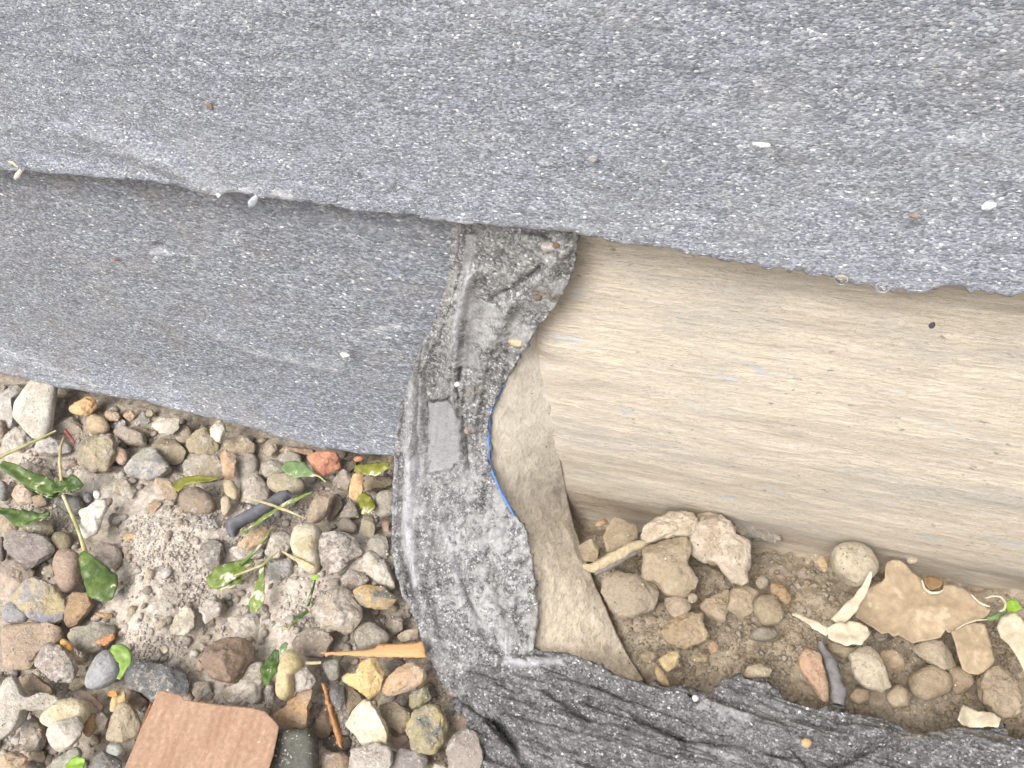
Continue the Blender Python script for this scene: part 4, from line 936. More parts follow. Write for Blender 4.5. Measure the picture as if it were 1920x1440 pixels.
for k in range(9000):
    if nfill >= 95: break
    x = random.uniform(0, 935); y = random.uniform(735, 1440)
    r = random.uniform(15, 27) if nfill < 45 else random.uniform(10, 17)
    if not inpoly(x, y, LREG) or inpoly(x, y, CARD): continue
    if any((x-a)**2+(y-b)**2 < (rr*.9)**2 for a, b, rr, _ in SAND) and random.random() < .8: continue
    ii, jj = int(y/4), int(x/4); q = int(r*.55/4)
    sub = occ[max(0, ii-q):ii+q+1, max(0, jj-q):jj+q+1]
    if sub.size == 0 or sub.mean() > .12: continue
    ang = random.uniform(0, math.pi); n = 8; poly = []
    for i in range(n):
        a = 2*math.pi*i/n; rr = r*random.uniform(.8, 1.15); u, v = rr*math.cos(a), .78*rr*math.sin(a)
        poly.append((x+u*math.cos(ang)-v*math.sin(ang), y+u*math.sin(ang)+v*math.cos(ang)))
    c, nm = random.choice(TONES); c = tuple(np.clip(np.array(c)+random.uniform(-10, 10), 0, 255))
    where = 'under the left sheet' if y < 905 else ('near the cardboard' if y > 1240 and x < 620 else ('by the torn strip' if x > 600 else 'in the silt'))
    stone(poly, c, random.choice([0, 1]), random.choice('ffsr'), dust=random.uniform(.2, .6), label='small %s stone half sunk between larger ones %s' % (nm, where), cat='stone', group='small sunken stones, %s, %s' % (nm, where))
    mark(poly); nfill += 1

# ------------------------------------------------------------------ fine gravel and soil crumbs (nobody could count them)
def ico(sub):
    t = (1+5**.5)/2
    v = [(-1, t, 0), (1, t, 0), (-1, -t, 0), (1, -t, 0), (0, -1, t), (0, 1, t), (0, -1, -t), (0, 1, -t), (t, 0, -1), (t, 0, 1), (-t, 0, -1), (-t, 0, 1)]
    f = [(0, 11, 5), (0, 5, 1), (0, 1, 7), (0, 7, 10), (0, 10, 11), (1, 5, 9), (5, 11, 4), (11, 10, 2), (10, 7, 6), (7, 1, 8), (3, 9, 4), (3, 4, 2), (3, 2, 6), (3, 6, 8), (3, 8, 9), (4, 9, 5), (2, 4, 11), (6, 2, 10), (8, 6, 7), (9, 8, 1)]
    v = [np.array(a)/np.linalg.norm(a) for a in v]
    for _ in range(sub):
        cache = {}; nf = []
        def mid(a, b):
            k = (min(a, b), max(a, b))
            if k not in cache: m = v[a]+v[b]; v.append(m/np.linalg.norm(m)); cache[k] = len(v)-1
            return cache[k]
        for a, b, c in f:
            x, y, z = mid(a, b), mid(b, c), mid(c, a); nf += [(a, x, z), (b, y, x), (c, z, y), (x, y, z)]
        f = nf
    return np.array(v), np.array(f)
I1 = ico(1); I2 = ico(2)
def scatter(name, items, mat, lab, rough=.25):
    V, F, C, off = [], [], [], 0
    for (x, y, z, r, c, big) in items:
        v, f = I2 if big else I1
        s = random.random()*50
        w = v*(1+rough*fbm(v*1.6+s, 2, 6)[:, None]+.10*fbm(v*4+s, 2, 7)[:, None])*r*rng.uniform(.65, 1.15, 3)
        for _ in range(3):
            n = rng.normal(size=3); n /= np.linalg.norm(n); d = r*rng.uniform(.5, .8); w = w-n*np.maximum(w@n-d, 0)[:, None]*.9
        a = random.uniform(0, 6.28); R = np.array([[math.cos(a), -math.sin(a), 0], [math.sin(a), math.cos(a), 0], [0, 0, 1]])
        V.append(w@R.T*np.array([1, 1, .8])+np.array([x, y, z])); F.append(f+off); C.append(np.repeat(np.array([lin(c, .8)]), len(v), 0)); off += len(v)
    o = mesh_obj(name, np.concatenate(V), np.concatenate(F), mat, colors=np.concatenate(C))
    return tag(o, lab, 'gravel', kind='stuff')
VMAT = stone_material('fine_gravel_surface', True)
GC = [(200, 191, 179), (192, 183, 170), (182, 172, 158), (208, 200, 190), (196, 178, 156), (186, 182, 176), (172, 162, 150), (192, 178, 160), (212, 206, 198)]
items = []
for k in range(1500):
    x = random.uniform(-20, 940); y = random.uniform(720, 1475)
    if not inpoly(x, y, LREG): continue
    r = random.choice([.0010, .0014, .0019, .0025, .0034]); P = on_ground(x, y)
    items.append((P[0], P[1], float(ground_z(P[0], P[1]))+r*.3, r, random.choice(GC), False))
nin = len(items)
for k in range(1500):      # the gravel goes on outside the picture
    x = random.uniform(-0.9, -0.02); y = random.uniform(-0.75, -0.01)
    q = project(np.array([x, y, 0.0]))
    if -10 < q[0] < 1930 and -10 < q[1] < 1450: continue
    r = random.uniform(.005, .014); items.append((x, y, float(ground_z(x, y))+r*.25, r, random.choice(GC), True))
scatter('gravel', items, VMAT, 'fine gravel and grit between the larger stones')
SC = [(172, 158, 135), (166, 152, 129), (178, 165, 143), (162, 148, 125), (170, 160, 143), (186, 173, 152), (170, 150, 122), (158, 147, 130)]
items = []
for k in range(3800):
    x = random.uniform(1080, 1930); y = random.uniform(960, 1385)
    if not inpoly(x, y, RREG): continue
    r = random.choice([.0005, .0006, .0008, .0010, .0013, .0018]); P = on_ground(x, y)
    items.append((P[0], P[1], float(ground_z(P[0], P[1]))+r*.2, r, random.choice(SC), False))
scatter('soil_crumbs', items, VMAT, 'loose brown soil crumbs in the hollow right of the torn sheet', .4)
# silt grit lying on stones and silt alike
from mathutils.bvhtree import BVHTree
bv, bf, o0 = [], [], 0
for o in scene.objects:
    if o.type == 'MESH' and o.name.split('.')[0] in ('gravel_stone', 'soil_stone', 'mortar_chip', 'stone_block', 'ground', 'mortar_lump'):
        co = np.zeros(len(o.data.vertices)*3); o.data.vertices.foreach_get('co', co); co = co.reshape(-1, 3)+np.array(o.location)
        bv += co.tolist(); bf += [[i+o0 for i in pl_.vertices] for pl_ in o.data.polygons]; o0 += len(co)
tree = BVHTree.FromPolygons(bv, bf)
def grit(name, reg, box, count, cols, radii, lab, thr, zmax, sfr):
    its = []
    for k in range(count*14):
        if len(its) >= count: break
        x = random.uniform(*box[0]); y = random.uniform(*box[1])
        if not inpoly(x, y, reg) or inpoly(x, y, CARD): continue
        if fbm(np.array([[x/sfr, y/sfr, 0]]), 3, 44)[0]+random.gauss(0, .12) < thr: continue
        P = on_ground(x, y, .006); hit = tree.ray_cast(Vector((P[0], P[1], .12)), Vector((0, 0, -1)))
        if hit[0] is None or hit[1].z < .45: continue
        on = hit[0].z > float(ground_z(P[0], P[1]))+.0025
        if on and random.random() < .80: continue
        r = random.choice(radii)*(.5 if on else 1); its.append((P[0], P[1], hit[0].z+r*.25, r, random.choice(cols), False))
    scatter(name, its, VMAT, lab, .4)
grit('silt_grit', LREG, ((-10, 935), (735, 1445)), 7000, [(214, 206, 198), (202, 193, 182), (224, 218, 212), (190, 178, 162), (206, 196, 188)], [.0004, .0005, .0007, .0009, .0012], 'pale grey grit and silt crumbs strewn over the gravel', .02, .03, 95)
grit('mud_grit', RREG, ((1080, 1930), (965, 1385)), 2400, [(172, 159, 138), (160, 146, 124), (184, 172, 152), (150, 136, 114)], [.0005, .0006, .0008, .0011], 'brown mud crumbs strewn over the stones right of the torn sheet', 0, .03, 80)
# ------------------------------------------------------------------ leaves, twigs, splinters, cardboard
def at(px, py, z): return on_ground(px, py, z)
def blade(name, spine, widths, z, mat, parent=None, curl=0.15, zs=None, label=None, cat=None, wav=.0018, seg=26, group=None, thick=.00045, fold=0.25):
    """a leaf blade along a spine of photo points laid at height z"""
    S = np.array([at(a, b, z) for a, b in spine]); d0 = np.linalg.norm(S.mean(0)-CAM)/FPX
    t = np.linspace(0, 1, len(S)); tf = np.linspace(0, 1, seg)
    C = np.stack([np.interp(tf, t, S[:, i]) for i in range(3)], -1)
    k = np.array([.25, .5, .25])
    for _ in range(3):
        for i in range(3): C[1:-1, i] = np.convolve(C[:, i], k, 'valid')
    if zs is not None: C[:, 2] += np.interp(tf, np.linspace(0, 1, len(zs)), zs)
    w = np.interp(tf, np.linspace(0, 1, len(widths)), widths)*d0*.46
    T = np.gradient(C, axis=0); N = np.stack([-T[:, 1], T[:, 0], 0*T[:, 0]], -1); N /= np.maximum(np.linalg.norm(N, axis=1, keepdims=True), 1e-9)
    a = np.linspace(-1, 1, 9); sx = 1.0/1.0
    v = C[:, None]+N[:, None]*(a[None, :, None]*w[:, None, None])
    edge = 1+.22*fbm(np.stack([tf*8, 0*tf, 0*tf+z*99], -1), 2, 5)
    v = C[:, None]+N[:, None]*(a[None, :, None]*(w*edge)[:, None, None])
    v[..., 2] += (np.abs(a)[None]*fold-curl*a[None]**2)*w[:, None]+wav*(fbm(v*70, 3, 9)+.7*fbm(v*210, 3, 19))
    o = mesh_obj(name, v.reshape(-1, 3), grid_faces(seg, 9), mat, parent=parent, origin=v.reshape(-1, 3).mean(0) if parent else None)
    face_dir(o, (0, 0, 1)); solid(o, thick, 0)
    if label: tag(o, label, cat, group)
    return o
def tube(name, pts, rad, mat, parent=None, z=0.015, zs=None, label=None, cat=None, sides=10, seg=40, rough=.1):
    S = np.array([at(a, b, z) for a, b in pts]); d0 = np.linalg.norm(S.mean(0)-CAM)/FPX
    t = np.linspace(0, 1, len(S)); tf = np.linspace(0, 1, seg); C = np.stack([np.interp(tf, t, S[:, i]) for i in range(3)], -1)
    if zs is not None: C[:, 2] += np.interp(tf, np.linspace(0, 1, len(zs)), zs)
    k = np.array([.25, .5, .25])
    for _ in range(4):
        for i in range(3): C[1:-1, i] = np.convolve(C[:, i], k, 'valid')
    r = np.interp(tf, np.linspace(0, 1, len(rad)), rad)*d0
    T = np.gradient(C, axis=0); T /= np.linalg.norm(T, axis=1, keepdims=True)
    N = np.cross(T, [0, 0, 1.0]); N /= np.maximum(np.linalg.norm(N, axis=1, keepdims=True), 1e-6); B = np.cross(N, T)
    a = np.arange(sides)*2*math.pi/sides
    v = C[:, None]+(N[:, None]*np.cos(a)[None, :, None]+B[:, None]*np.sin(a)[None, :, None])*r[:, None, None]
    v = v+rough*r[:, None, None]*(v-C[:, None])/np.maximum(r[:, None, None], 1e-9)*fbm(v*400, 3, 2)[..., None]
    f = grid_faces(seg, sides, True)+[tuple(range(sides)), tuple(reversed([(seg-1)*sides+i for i in range(sides)]))]
    o = mesh_obj(name, v.reshape(-1, 3), f, mat, parent=parent, origin=v.reshape(-1, 3).mean(0) if parent else None)
    if label: tag(o, label, cat)
    return o
def flat(name, poly, z, mat, parent=None, hfun=None, step=7, thick=.0004, label=None, cat=None, group=None, jag=0.0):
    """a flat outline filled with a fine mesh; hfun(px, py) adds height in metres"""
    P = np.array(poly, float); L = [];
    for a, b in zip(P, np.roll(P, -1, 0)):
        n = max(1, int(np.linalg.norm(b-a)/step))
        for i in range(n):
            q = a+(b-a)*i/n
            if jag: q = q+rng.normal(0, jag, 2)
            L.append(q)
    L = np.array(L); nb = len(L); inner = []
    x0, y0 = L.min(0); x1, y1 = L.max(0); yy = y0; r = 0
    while yy < y1:
        xx = x0+(step*.5 if r % 2 else 0)
        while xx < x1:
            if inpoly(xx, yy, L) and np.linalg.norm(L-np.array([xx, yy]), axis=1).min() > step*.6: inner.append((xx, yy))
            xx += step
        yy += step*.87; r += 1
    A = np.concatenate([L, np.array(inner).reshape(-1, 2)])
    res = delaunay_2d_cdt([Vector(p) for p in A], [(i, (i+1) % nb) for i in range(nb)], [], 1, 1e-5)
    vp = np.array([tuple(v) for v in res[0]]); hh = np.array([hfun(a, b) for a, b in vp]) if hfun else np.zeros(len(vp))
    zz = z if np.ndim(z) else np.full(len(vp), z)
    V = np.array([on_ground(a, b, zc) for (a, b), zc in zip(vp, zz)]); V[:, 2] += hh
    o = mesh_obj(name, V, res[2], mat, parent=parent, origin=V.mean(0) if parent else None)
    face_dir(o, (0, 0, 1)); solid(o, thick, -1)
    if label: tag(o, label, cat, group)
    return o

GREEN = leaf_material('wet_green_leaf', (56, 76, 38), (96, 116, 58), .16, .35)
OLIVE = leaf_material('dusty_green_leaf', (98, 116, 52), (130, 148, 78), .55, .5)
YELG = leaf_material('yellow_green_leaf', (108, 108, 40), (142, 142, 62), .30, .4)
BRIGHT = leaf_material('bright_green_leaf', (108, 136, 62), (136, 162, 84), .05, .4)
LIME = leaf_material('lime_leaf', (112, 150, 44), (136, 170, 62), 0, .4)
STALK = leaf_material('leaf_stalk', (140, 142, 84), (182, 176, 128), .2, .5)
STRAW = leaf_material('dry_straw', (168, 156, 116), (196, 182, 140), .1, .6)
DEEP = leaf_material('deep_green_leaf', (52, 76, 34), (82, 106, 50), .2, .45)
MIDG = leaf_material('mid_green_leaf', (92, 116, 76), (124, 146, 98), .25, .45)

def C(crop, s): return pxs(crop, s)
# wilted plant
pl = empty('wilted_plant', tuple(at(112, 918, 0.0)), 'wilted wet green plant with one spoon-shaped leaf on a long stalk, lying on the gravel', 'plant')
blade('leaf', C('A', '10,830 120,900 240,960 340,1010 440,1060'), [10, 24, 26, 27, 20], .022, GREEN, pl, .3, fold=.5, wav=.004)
blade('leaf', C('A', '400,1040 470,1010 540,990 615,1010'), [18, 34, 32, 10], .024, GREEN, pl, .3, fold=.4, wav=.004)
blade('leaf', C('A', '430,1090 350,1060 250,1010 150,960'), [14, 18, 14, 5], .021, DEEP, pl, .3, fold=.5, wav=.003)
blade('leaf', C('C', '635,560 680,650 740,740 790,830 800,905'), [8, 34, 52, 50, 14], .023, GREEN, pl, .25, fold=.35, wav=.003, zs=[.003, .002, 0, -.001, -.002])
tube('stalk', C('A', '475,1075 520,1180 570,1290 610,1400 630,1470 645,1540'), [3.2, 3, 2.8, 3.4, 4.5], STALK, pl, .024)
tube('stalk', C('A', '462,970 472,860 478,740 480,640'), [2.6, 2.2, 2.4, 1.6], STRAW, pl, .026, zs=[0, .004, .004, 0])
tube('stalk', C('A', '-20,800 80,750 200,695 300,650 420,590'), [2.6, 2.6, 2.4, 2.4, 1.6], STALK, pl, .024)
blade('fallen_leaf', C('A', '-20,1185 80,1210 170,1255 260,1265 385,1225'), [8, 20, 34, 26, 8], .023, GREEN, None, .3, label='crumpled wet green leaf below the wilted plant, at the left edge', cat='leaf', wav=.004, fold=.5)
blade('fallen_leaf', C('A', '1310,1030 1380,970 1500,955 1640,945'), [20, 20, 16, 4], .022, YELG, None, .2, label='yellow-green leaf strap lying below the broad buff stone', cat='leaf')
lf = empty('fallen_leaf', tuple(at(555, 880, 0.0)), 'round matt green leaf with a short stalk beside the brick fragment', 'leaf')
blade('leaf_blade', C('B', '525,690 580,705 650,725 760,765'), [16, 34, 34, 5], .024, MIDG, lf, .1, fold=.15)
tube('stalk', C('B', '755,762 800,785 845,815'), [2, 1.6, 1], STRAW, lf, .024, zs=[0, .002, 0])
blade('fallen_leaf', C('B', '1060,710 1140,715 1230,715 1325,700'), [14, 26, 33, 16], .025, YELG, None, .3, label='shiny yellow-green leaf with white specks tucked beside the torn strip', cat='leaf', wav=.003)
blade('fallen_leaf', C('B', '1090,900 1140,950 1160,1000 1120,1050'), [14, 32, 30, 8], .022, YELG, None, .5, label='dark olive curled leaf under the peach-orange chip', cat='leaf', wav=.003)
lf = empty('fallen_leaf', tuple(at(440, 1090, 0.0)), 'broad dusty olive leaf on a long stalk beside the dark grey offcut', 'leaf')
blade('leaf_blade', C('D', '-45,520 30,500 110,450 200,410 290,350'), [14, 46, 44, 32, 8], .026, OLIVE, lf, .2, fold=.25, wav=.003)
blade('leaf_blade', C('D', '-40,545 60,540 140,520 220,480'), [8, 30, 24, 8], .024, OLIVE, lf, .2, fold=.3, wav=.003)
tube('stalk', C('D', '200,400 300,310 380,220 420,150 440,120'), [3, 2.8, 2.4, 2, 1.6], OLIVE, lf, .027)
lf = empty('fallen_leaf', tuple(at(480, 1115, 0.0)), 'small spoon-shaped olive leaf hanging on a thin bent stalk', 'leaf')
blade('leaf_blade', C('D', '370,400 365,500 345,590 320,680 300,745'), [8, 12, 22, 32, 16], .026, OLIVE, lf, .15, fold=.25)
tube('stalk', C('D', '150,480 260,440 375,395 430,340 490,290'), [1.8, 2.2, 2.6, 1.8, 1.2], STALK, lf, .028)
blade('grass_blade', C('B', '200,1205 330,1120 480,1010 620,950 750,885'), [6, 8, 8, 9, 4], .030, OLIVE, None, .2, label='thin green grass blade crossing the dark grey offcut', cat='grass blade')
blade('grass_blade', C('B', '220,930 350,960 480,1000 580,1045 690,1085'), [2, 4, 5, 4, 2], .031, STRAW, None, .2, label='thin straw-coloured blade crossing the grass blade on the offcut', cat='grass blade')
blade('grass_blade', C('B', '520,1340 600,1390 680,1425 760,1460'), [3, 6, 8, 3], .026, STRAW, None, .2, label='dull straw blade against the creamy block\'s foot', cat='grass blade')
sp = empty('sprout', tuple(at(592, 1080, 0.0)), 'tiny bright green sprout with a dark stem in the silt below the creamy block', 'sprout')
blade('leaf', C('D', '735,495 765,490 800,480'), [6, 10, 4], .024, LIME, sp, .1)
tube('stem', C('D', '765,500 750,570 725,640 710,705'), [1.6, 2, 3, 3], DEEP, sp, .023)
sp = empty('sprout', tuple(at(560, 1155, 0.0)), 'thin dark green sprout lying on silt left of the red-spotted stone', 'sprout')
blade('leaf', C('D', '585,840 640,790 712,740'), [5, 10, 5], .022, DEEP, sp, .2)
tube('stem', C('D', '470,865 530,862 560,880 590,835'), [.9, 1.2, 1.4, 1.6], STALK, sp, .022)
lf = empty('fallen_leaf', tuple(at(508, 1255, 0.0)), 'dark green folded leaf beside the long cream-yellow pebble', 'leaf')
blade('leaf_blade', C('F', '320,320 290,400 255,480 240,580'), [10, 26, 32, 10], .025, DEEP, lf, .3, fold=.5, wav=.003)
blade('leaf_blade', C('F', '395,265 370,300 345,350'), [8, 14, 6], .030, MIDG, lf, .2)
blade('fallen_leaf', C('E', '835,300 900,320 945,390 925,470 890,535'), [10, 26, 24, 12, 8], .032, BRIGHT, None, .3, label='fresh bright green curled leaf between the blue-grey and black stones', cat='leaf', fold=.3)
blade('fallen_leaf', C('E', '500,1215 560,1180 640,1170'), [18, 26, 16], .034, LIME, None, .1, label='lime green leaf tip at the bottom edge left of the cardboard', cat='leaf')
tube('twig', C('A', '490,588 520,630 562,685'), [2.6, 2.6, 1.4], plain_noise_material('red_bark', (120, 46, 46), (160, 90, 84), 300), None, .027, label='tiny dark red twig beside the thin straw stalk', cat='twig')

# dark grey offcut, splinters
OFF = plain_noise_material('grey_plastic', (84, 84, 88), (116, 117, 122), 160, (1, 1, 1), .6, .4, .001)
def prism(name, poly, z, depth, mat, label, cat, group=None, dome=.4, tilt=None):
    P = np.array(poly); cx, cy = P.mean(0); s = max(np.ptp(P[:, 0]), np.ptp(P[:, 1]))
    dmin = lambda a, b: polydist(np.array([[a, b]]), list(P)+[P[0]])[0]
    h = lambda a, b: depth*dome*(1-math.exp(-dmin(a, b)/5.0))+(tilt(a, b) if tilt else 0)
    return flat(name, poly, z, mat, None, h, 5, depth, label, cat, group, .5)
prism('plastic_offcut', C('B', '90,1110 150,1090 280,1020 400,955 500,890 560,878 605,915 560,960 480,1010 340,1090 200,1175 160,1240 110,1215'), .022, .007, OFF, 'dark grey tubular plastic offcut lying on the gravel under the grass blade', 'plastic offcut', None, .9)
WOOD = plain_noise_material('fresh_wood', (196, 142, 96), (216, 166, 122), 60, (3, 30, 15), .7, .5, .0008)
WOOD2 = plain_noise_material('weathered_wood', (150, 106, 68), (190, 146, 102), 60, (30, 3, 15), .7, .5, .0008)
prism('wood_splinter', C('D', '800,1056 1000,1042 1120,1034 1210,1020 1235,992 1400,985 1500,980 1565,966 1585,1000 1596,1092 1500,1092 1400,1091 1200,1086 960,1072'), .027, .003, WOOD, 'long pale orange wood splinter pointing left from under the torn strip', 'wood splinter', 'wood splinters', .4)
prism('wood_splinter', C('F', '648,560 678,570 700,620 705,690 740,780 780,880 806,960 800,1052 780,1040 745,940 715,820 695,740 672,640'), .026, .004, WOOD2, 'short reddish wood splinter standing beside the dark blue-grey stone', 'wood splinter', 'wood splinters', .9)
tube('stalk_piece', C('F', '535,412 590,412 650,408'), [3, 3, 2.5], STRAW, None, .026, label='short pale stalk piece left of the grey-green stone', cat='stalk')

# cardboard: two liners and the fluted core
CARDM = Mat('brown_cardboard')
cn = CARDM.noise(420, 5, .65); cs = CARDM.noise(38, 4, .55, CARDM.map((3.2, .5, .5)))
cc = CARDM.ramp(cn, [(.3, lin((152, 124, 103))), (.55, lin((172, 143, 120))), (.75, lin((190, 163, 141)))])
cc = CARDM.mix(CARDM.ramp(cs, [(.35, .55), (.55, 0.0)]), cc, lin((140, 108, 88)))
cv = CARDM.voro(46, CARDM.map((1.0, .45, 1)))
cc = CARDM.mix(CARDM.math('MULTIPLY', CARDM.ramp(cv.outputs['Distance'], [(.05, .9), (.11, 0.0)]), CARDM.ramp(CARDM.noise(30, 2), [(.5, 0.0), (.58, 1.0)])), cc, lin((110, 76, 58)))
cc = CARDM.mix(CARDM.ramp(CARDM.noise(300, 3, .6), [(.70, 0.0), (.74, .8)]), cc, lin((228, 200, 176)))
CARDM = CARDM.done(cc, .85, CARDM.bump(cn, .25, .0006), .2)
CORE = plain_noise_material('cardboard_core', (110, 70, 50), (150, 104, 78), 400)
cb = empty('cardboard_piece', tuple(at(380, 1380, .02)), 'torn piece of brown corrugated cardboard lying on the gravel at the bottom edge', 'cardboard')
top = [(300, 1296), (312, 1297), (328, 1300), (340, 1304), (346, 1312), (400, 1320), (440, 1324), (474, 1327), (497, 1334), (510, 1347), (523, 1362), (519, 1384), (513, 1412), (505, 1440), (497, 1480), (215, 1485), (226, 1460), (240, 1425), (262, 1372), (282, 1330)]
flute = lambda a, b: .00010*math.sin((a+.19*(b-1440))*2*math.pi/15.5)+.0012*math.exp(-((a-308)**2+(b-1300)**2)/900)
flat('top_liner', top, .034, CARDM, cb, flute, 3.2, .0004)
flat('bottom_liner', [(a-2, b+6) for a, b in top], .0302, CARDM, cb, None, 9, .0004)
nx, ny = 160, 24
u = np.linspace(0, 1, nx); w = np.linspace(0, 1, ny); lo = np.array([[282+236*a, 1318+47*a] for a in u]); bt_ = np.array([[222+270*a, 1480] for a in u])
Pq = lo[:, None]*(1-w)[None, :, None]+bt_[:, None]*w[None, :, None]
V = np.array([[on_ground(p[0], p[1], .0319) for p in row] for row in Pq]); V[..., 2] += .0014*np.sin(u*2*math.pi*17)[:, None]
o = mesh_obj('fluted_core', V.reshape(-1, 3), grid_faces(nx, ny), CORE, cb, origin=V.reshape(-1, 3).mean(0)); solid(o, .0004, 0)
tube('fluted_edge', [(302, 1297), (312, 1300), (324, 1304), (338, 1306)], [2.0, 3.2, 3.6, 2.2], CORE, cb, .0335)

# right side: brown leaves, twig, stick
BRN = leaf_material('dry_brown_leaf', (150, 134, 110), (172, 154, 128), .35, .85, (184, 168, 144))
PALE = leaf_material('pale_dry_leaf', (176, 166, 144), (196, 186, 164), .15, .7)
oak = C('H', '540,640 545,560 590,490 640,450 700,425 722,400 720,340 735,300 770,287 815,292 860,325 885,365 935,395 955,440 975,480 1010,500 1050,495 1075,470 1085,442 1130,440 1190,462 1240,490 1290,535 1340,572 1372,592 1340,640 1250,672 1180,700 1140,728 1110,738 1090,720 1060,765 1000,780 940,790 890,800 840,772 800,752 770,760 740,735 700,745 650,705 590,670')
okc = np.array(oak).mean(0)
def oakh(a, b):
    d = polydist(np.array([[a, b]]), list(oak)+[oak[0]])[0]
    return .0010*math.exp(-d/6.0)+.0016*float(fbm(np.array([[a/55, b/55, 0]]), 3, 17)[0])+.0008*math.exp(-abs((b-okc[1])-.16*(a-okc[0]))/14)-.0015
flat('dry_leaf', oak, .0215, BRN, None, oakh, 5, .0006, 'large muddy brown lobed leaf spread on the soil by the plinth wall', 'leaf')
curl = empty('leaf_curl', tuple(at(1745, 1105, .0)), 'pale curled rim of a dry leaf arching along the large brown leaf', 'leaf')
tube('curled_rim', C('H', '945,420 960,470 1000,498 1050,494 1072,480'), [1.4, 2.2, 2.4, 2.2, 1.2], PALE, curl, .0245)
tube('curled_rim', C('H', '1245,505 1290,550 1330,572 1362,580'), [1, 1.9, 1.9, 1], PALE, curl, .024)
tube('curled_rim', C('H', '1150,722 1210,685 1280,664 1345,660'), [1, 1.5, 1.5, .9], PALE, curl, .024)
blade('small_pale_leaf', C('H', '618,395 590,480 545,545 480,620 420,670'), [5, 12, 16, 24, 22], .0285, PALE, None, .3, label='slender pale dry leaf with its tip on the rounded stone', cat='leaf', zs=[.006, .004, .001, 0, -.002], fold=.3)
hl = empty('small_pale_leaf', tuple(at(1590, 1185, .0)), 'pale heart-shaped dry leaf on a broad tapering stalk', 'leaf')
blade('leaf_blade', C('H', '365,745 430,750 500,755 560,740 615,735'), [20, 40, 44, 42, 16], .0295, PALE, hl, .1, fold=.3)
blade('stalk', C('H', '155,612 230,655 300,700 370,745'), [4, 10, 16, 20], .0285, PALE, hl, .3, zs=[-.004, -.001, 0, .001])
flat('dry_leaf', C('H', '1115,745 1180,705 1260,682 1335,685 1370,780 1400,900 1360,960 1300,990 1240,985 1200,960 1165,880'), .020, BRN, None, lambda a, b: .002*math.sin(a/30+b/50)+.001*float(fbm(np.array([[a/30, b/30, 0]]), 3, 18)[0]), 5, .0006, 'tan muddy leaf below the large lobed leaf\'s right end', 'leaf')
flat('dry_leaf', C('H', '1410,700 1430,640 1500,630 1560,680 1620,760 1620,1020 1571,1000 1530,930 1470,820 1430,770'), .0255, PALE, None, lambda a, b: .003*math.sin((a-1880)/18), 5, .0006, 'pale buff leaf cut by the right edge', 'leaf')
flat('dry_leaf', C('H', '1160,1280 1200,1180 1250,1185 1300,1210 1370,1240 1422,1282 1400,1330 1300,1312 1200,1302'), .027, PALE, None, lambda a, b: .003*math.sin(a/14), 4, .0006, 'pale crinkled leaf scrap at the torn flap\'s upper right edge', 'leaf', None, .8)
flat('dry_leaf', C('H', '960,400 1000,380 1040,400 1070,432 1050,465 1000,470 970,440'), .022, plain_noise_material('russet_leaf', (116, 92, 62), (150, 122, 86), 120), None, lambda a, b: .002*math.sin(a/8), 4, .0005, 'small russet leaf scrap in the large lobed leaf\'s upper notch', 'leaf')
sh = empty('green_shoot', tuple(at(1880, 1145, .0)), 'small bright green shoot growing at the right edge beside the leaf', 'shoot')
blade('shoot_tip', C('H', '1460,590 1500,575 1545,570'), [12, 24, 12], .022, LIME, sh, .2)
tube('shoot_stem', C('H', '1335,655 1380,650 1420,630 1465,600'), [3, 4, 4.5, 3], MIDG, sh, .021)
tube('straw_loop', C('H', '1330,530 1380,515 1430,520 1460,560 1450,600 1420,610'), [1.2, 1.6, 1.8, 1.8, 1.4], PALE, None, .024, label='thin pale curl of straw around the green shoot', cat='straw')
tw = empty('muddy_twig', tuple(at(1150, 1043, 0.0)), 'mud-coated twig resting on the muddy wedge and pointing at the mortar lumps', 'twig')
tube('bark', C('G', '195,575 250,600 330,565 420,520 500,480 570,455 640,420'), [4, 9, 10, 10, 10, 9, 4], plain_noise_material('muddy_bark', (160, 146, 118), (196, 182, 152), 300, (1, 1, 1), .9, .7, .002), tw, .021, zs=[0, 0, .001, .002, .003, .003, 0], rough=.35)
tube('bare_underside', C('G', '270,632 340,598 420,556 500,515 575,490'), [4, 7, 7, 7, 3], plain_noise_material('bare_twig', (96, 94, 88), (136, 132, 120), 260), tw, .0195, zs=[0, 0, .001, .002, .002], rough=.3)
tube('grey_stick', C('H', '325,800 330,850 365,890 395,960 415,1040 440,1100 430,1190'), [5, 6, 8, 11, 10, 12, 10], plain_noise_material('grey_wood', (88, 86, 88), (136, 134, 134), 150, (1, 1, 1), .8, .6, .002), None, .020, label='weathered dark grey stick sticking out above the torn flap', cat='stick', rough=.35)

# things on the sheets
def on_sheet(px, py, y): return on_wall(px, py, y)
def pebble_at(P, rad, rgb, name, label, cat, sq=(1, 1, .8), kind_d=.1, group=None):
    v, f = I2; s = random.random()*40
    w = v*(1+.3*fbm(v*1.5+s, 2, 3)[:, None]+.1*fbm(v*5+s, 2, 4)[:, None])*rad*np.array(sq)+P
    o = mesh_obj(name, w, f, STONE_MAT); o.color = (*lin(rgb), 1); o['col2'] = [c*.75 for c in lin(rgb)]; o['dust'] = kind_d; o['gloss'] = 0.0
    return tag(o, label, cat, group)
def on_strip(px, py, lift=.002): return hit_prof(np.array([float(px)]), np.array([float(py)]), lift)[0]
pebble_at(on_sheet(648, 666, -.0105), .0026, (226, 224, 216), 'stone_chip', 'small white chip stuck on the lower sheet', 'stone chip', (1.2, .6, .7))
pebble_at(on_sheet(393, 199, -.0165), .0015, (146, 126, 112), 'clay_speck', 'rust-brown clay speck on the upper sheet, at its left', 'clay speck', (1, .4, 1.2))
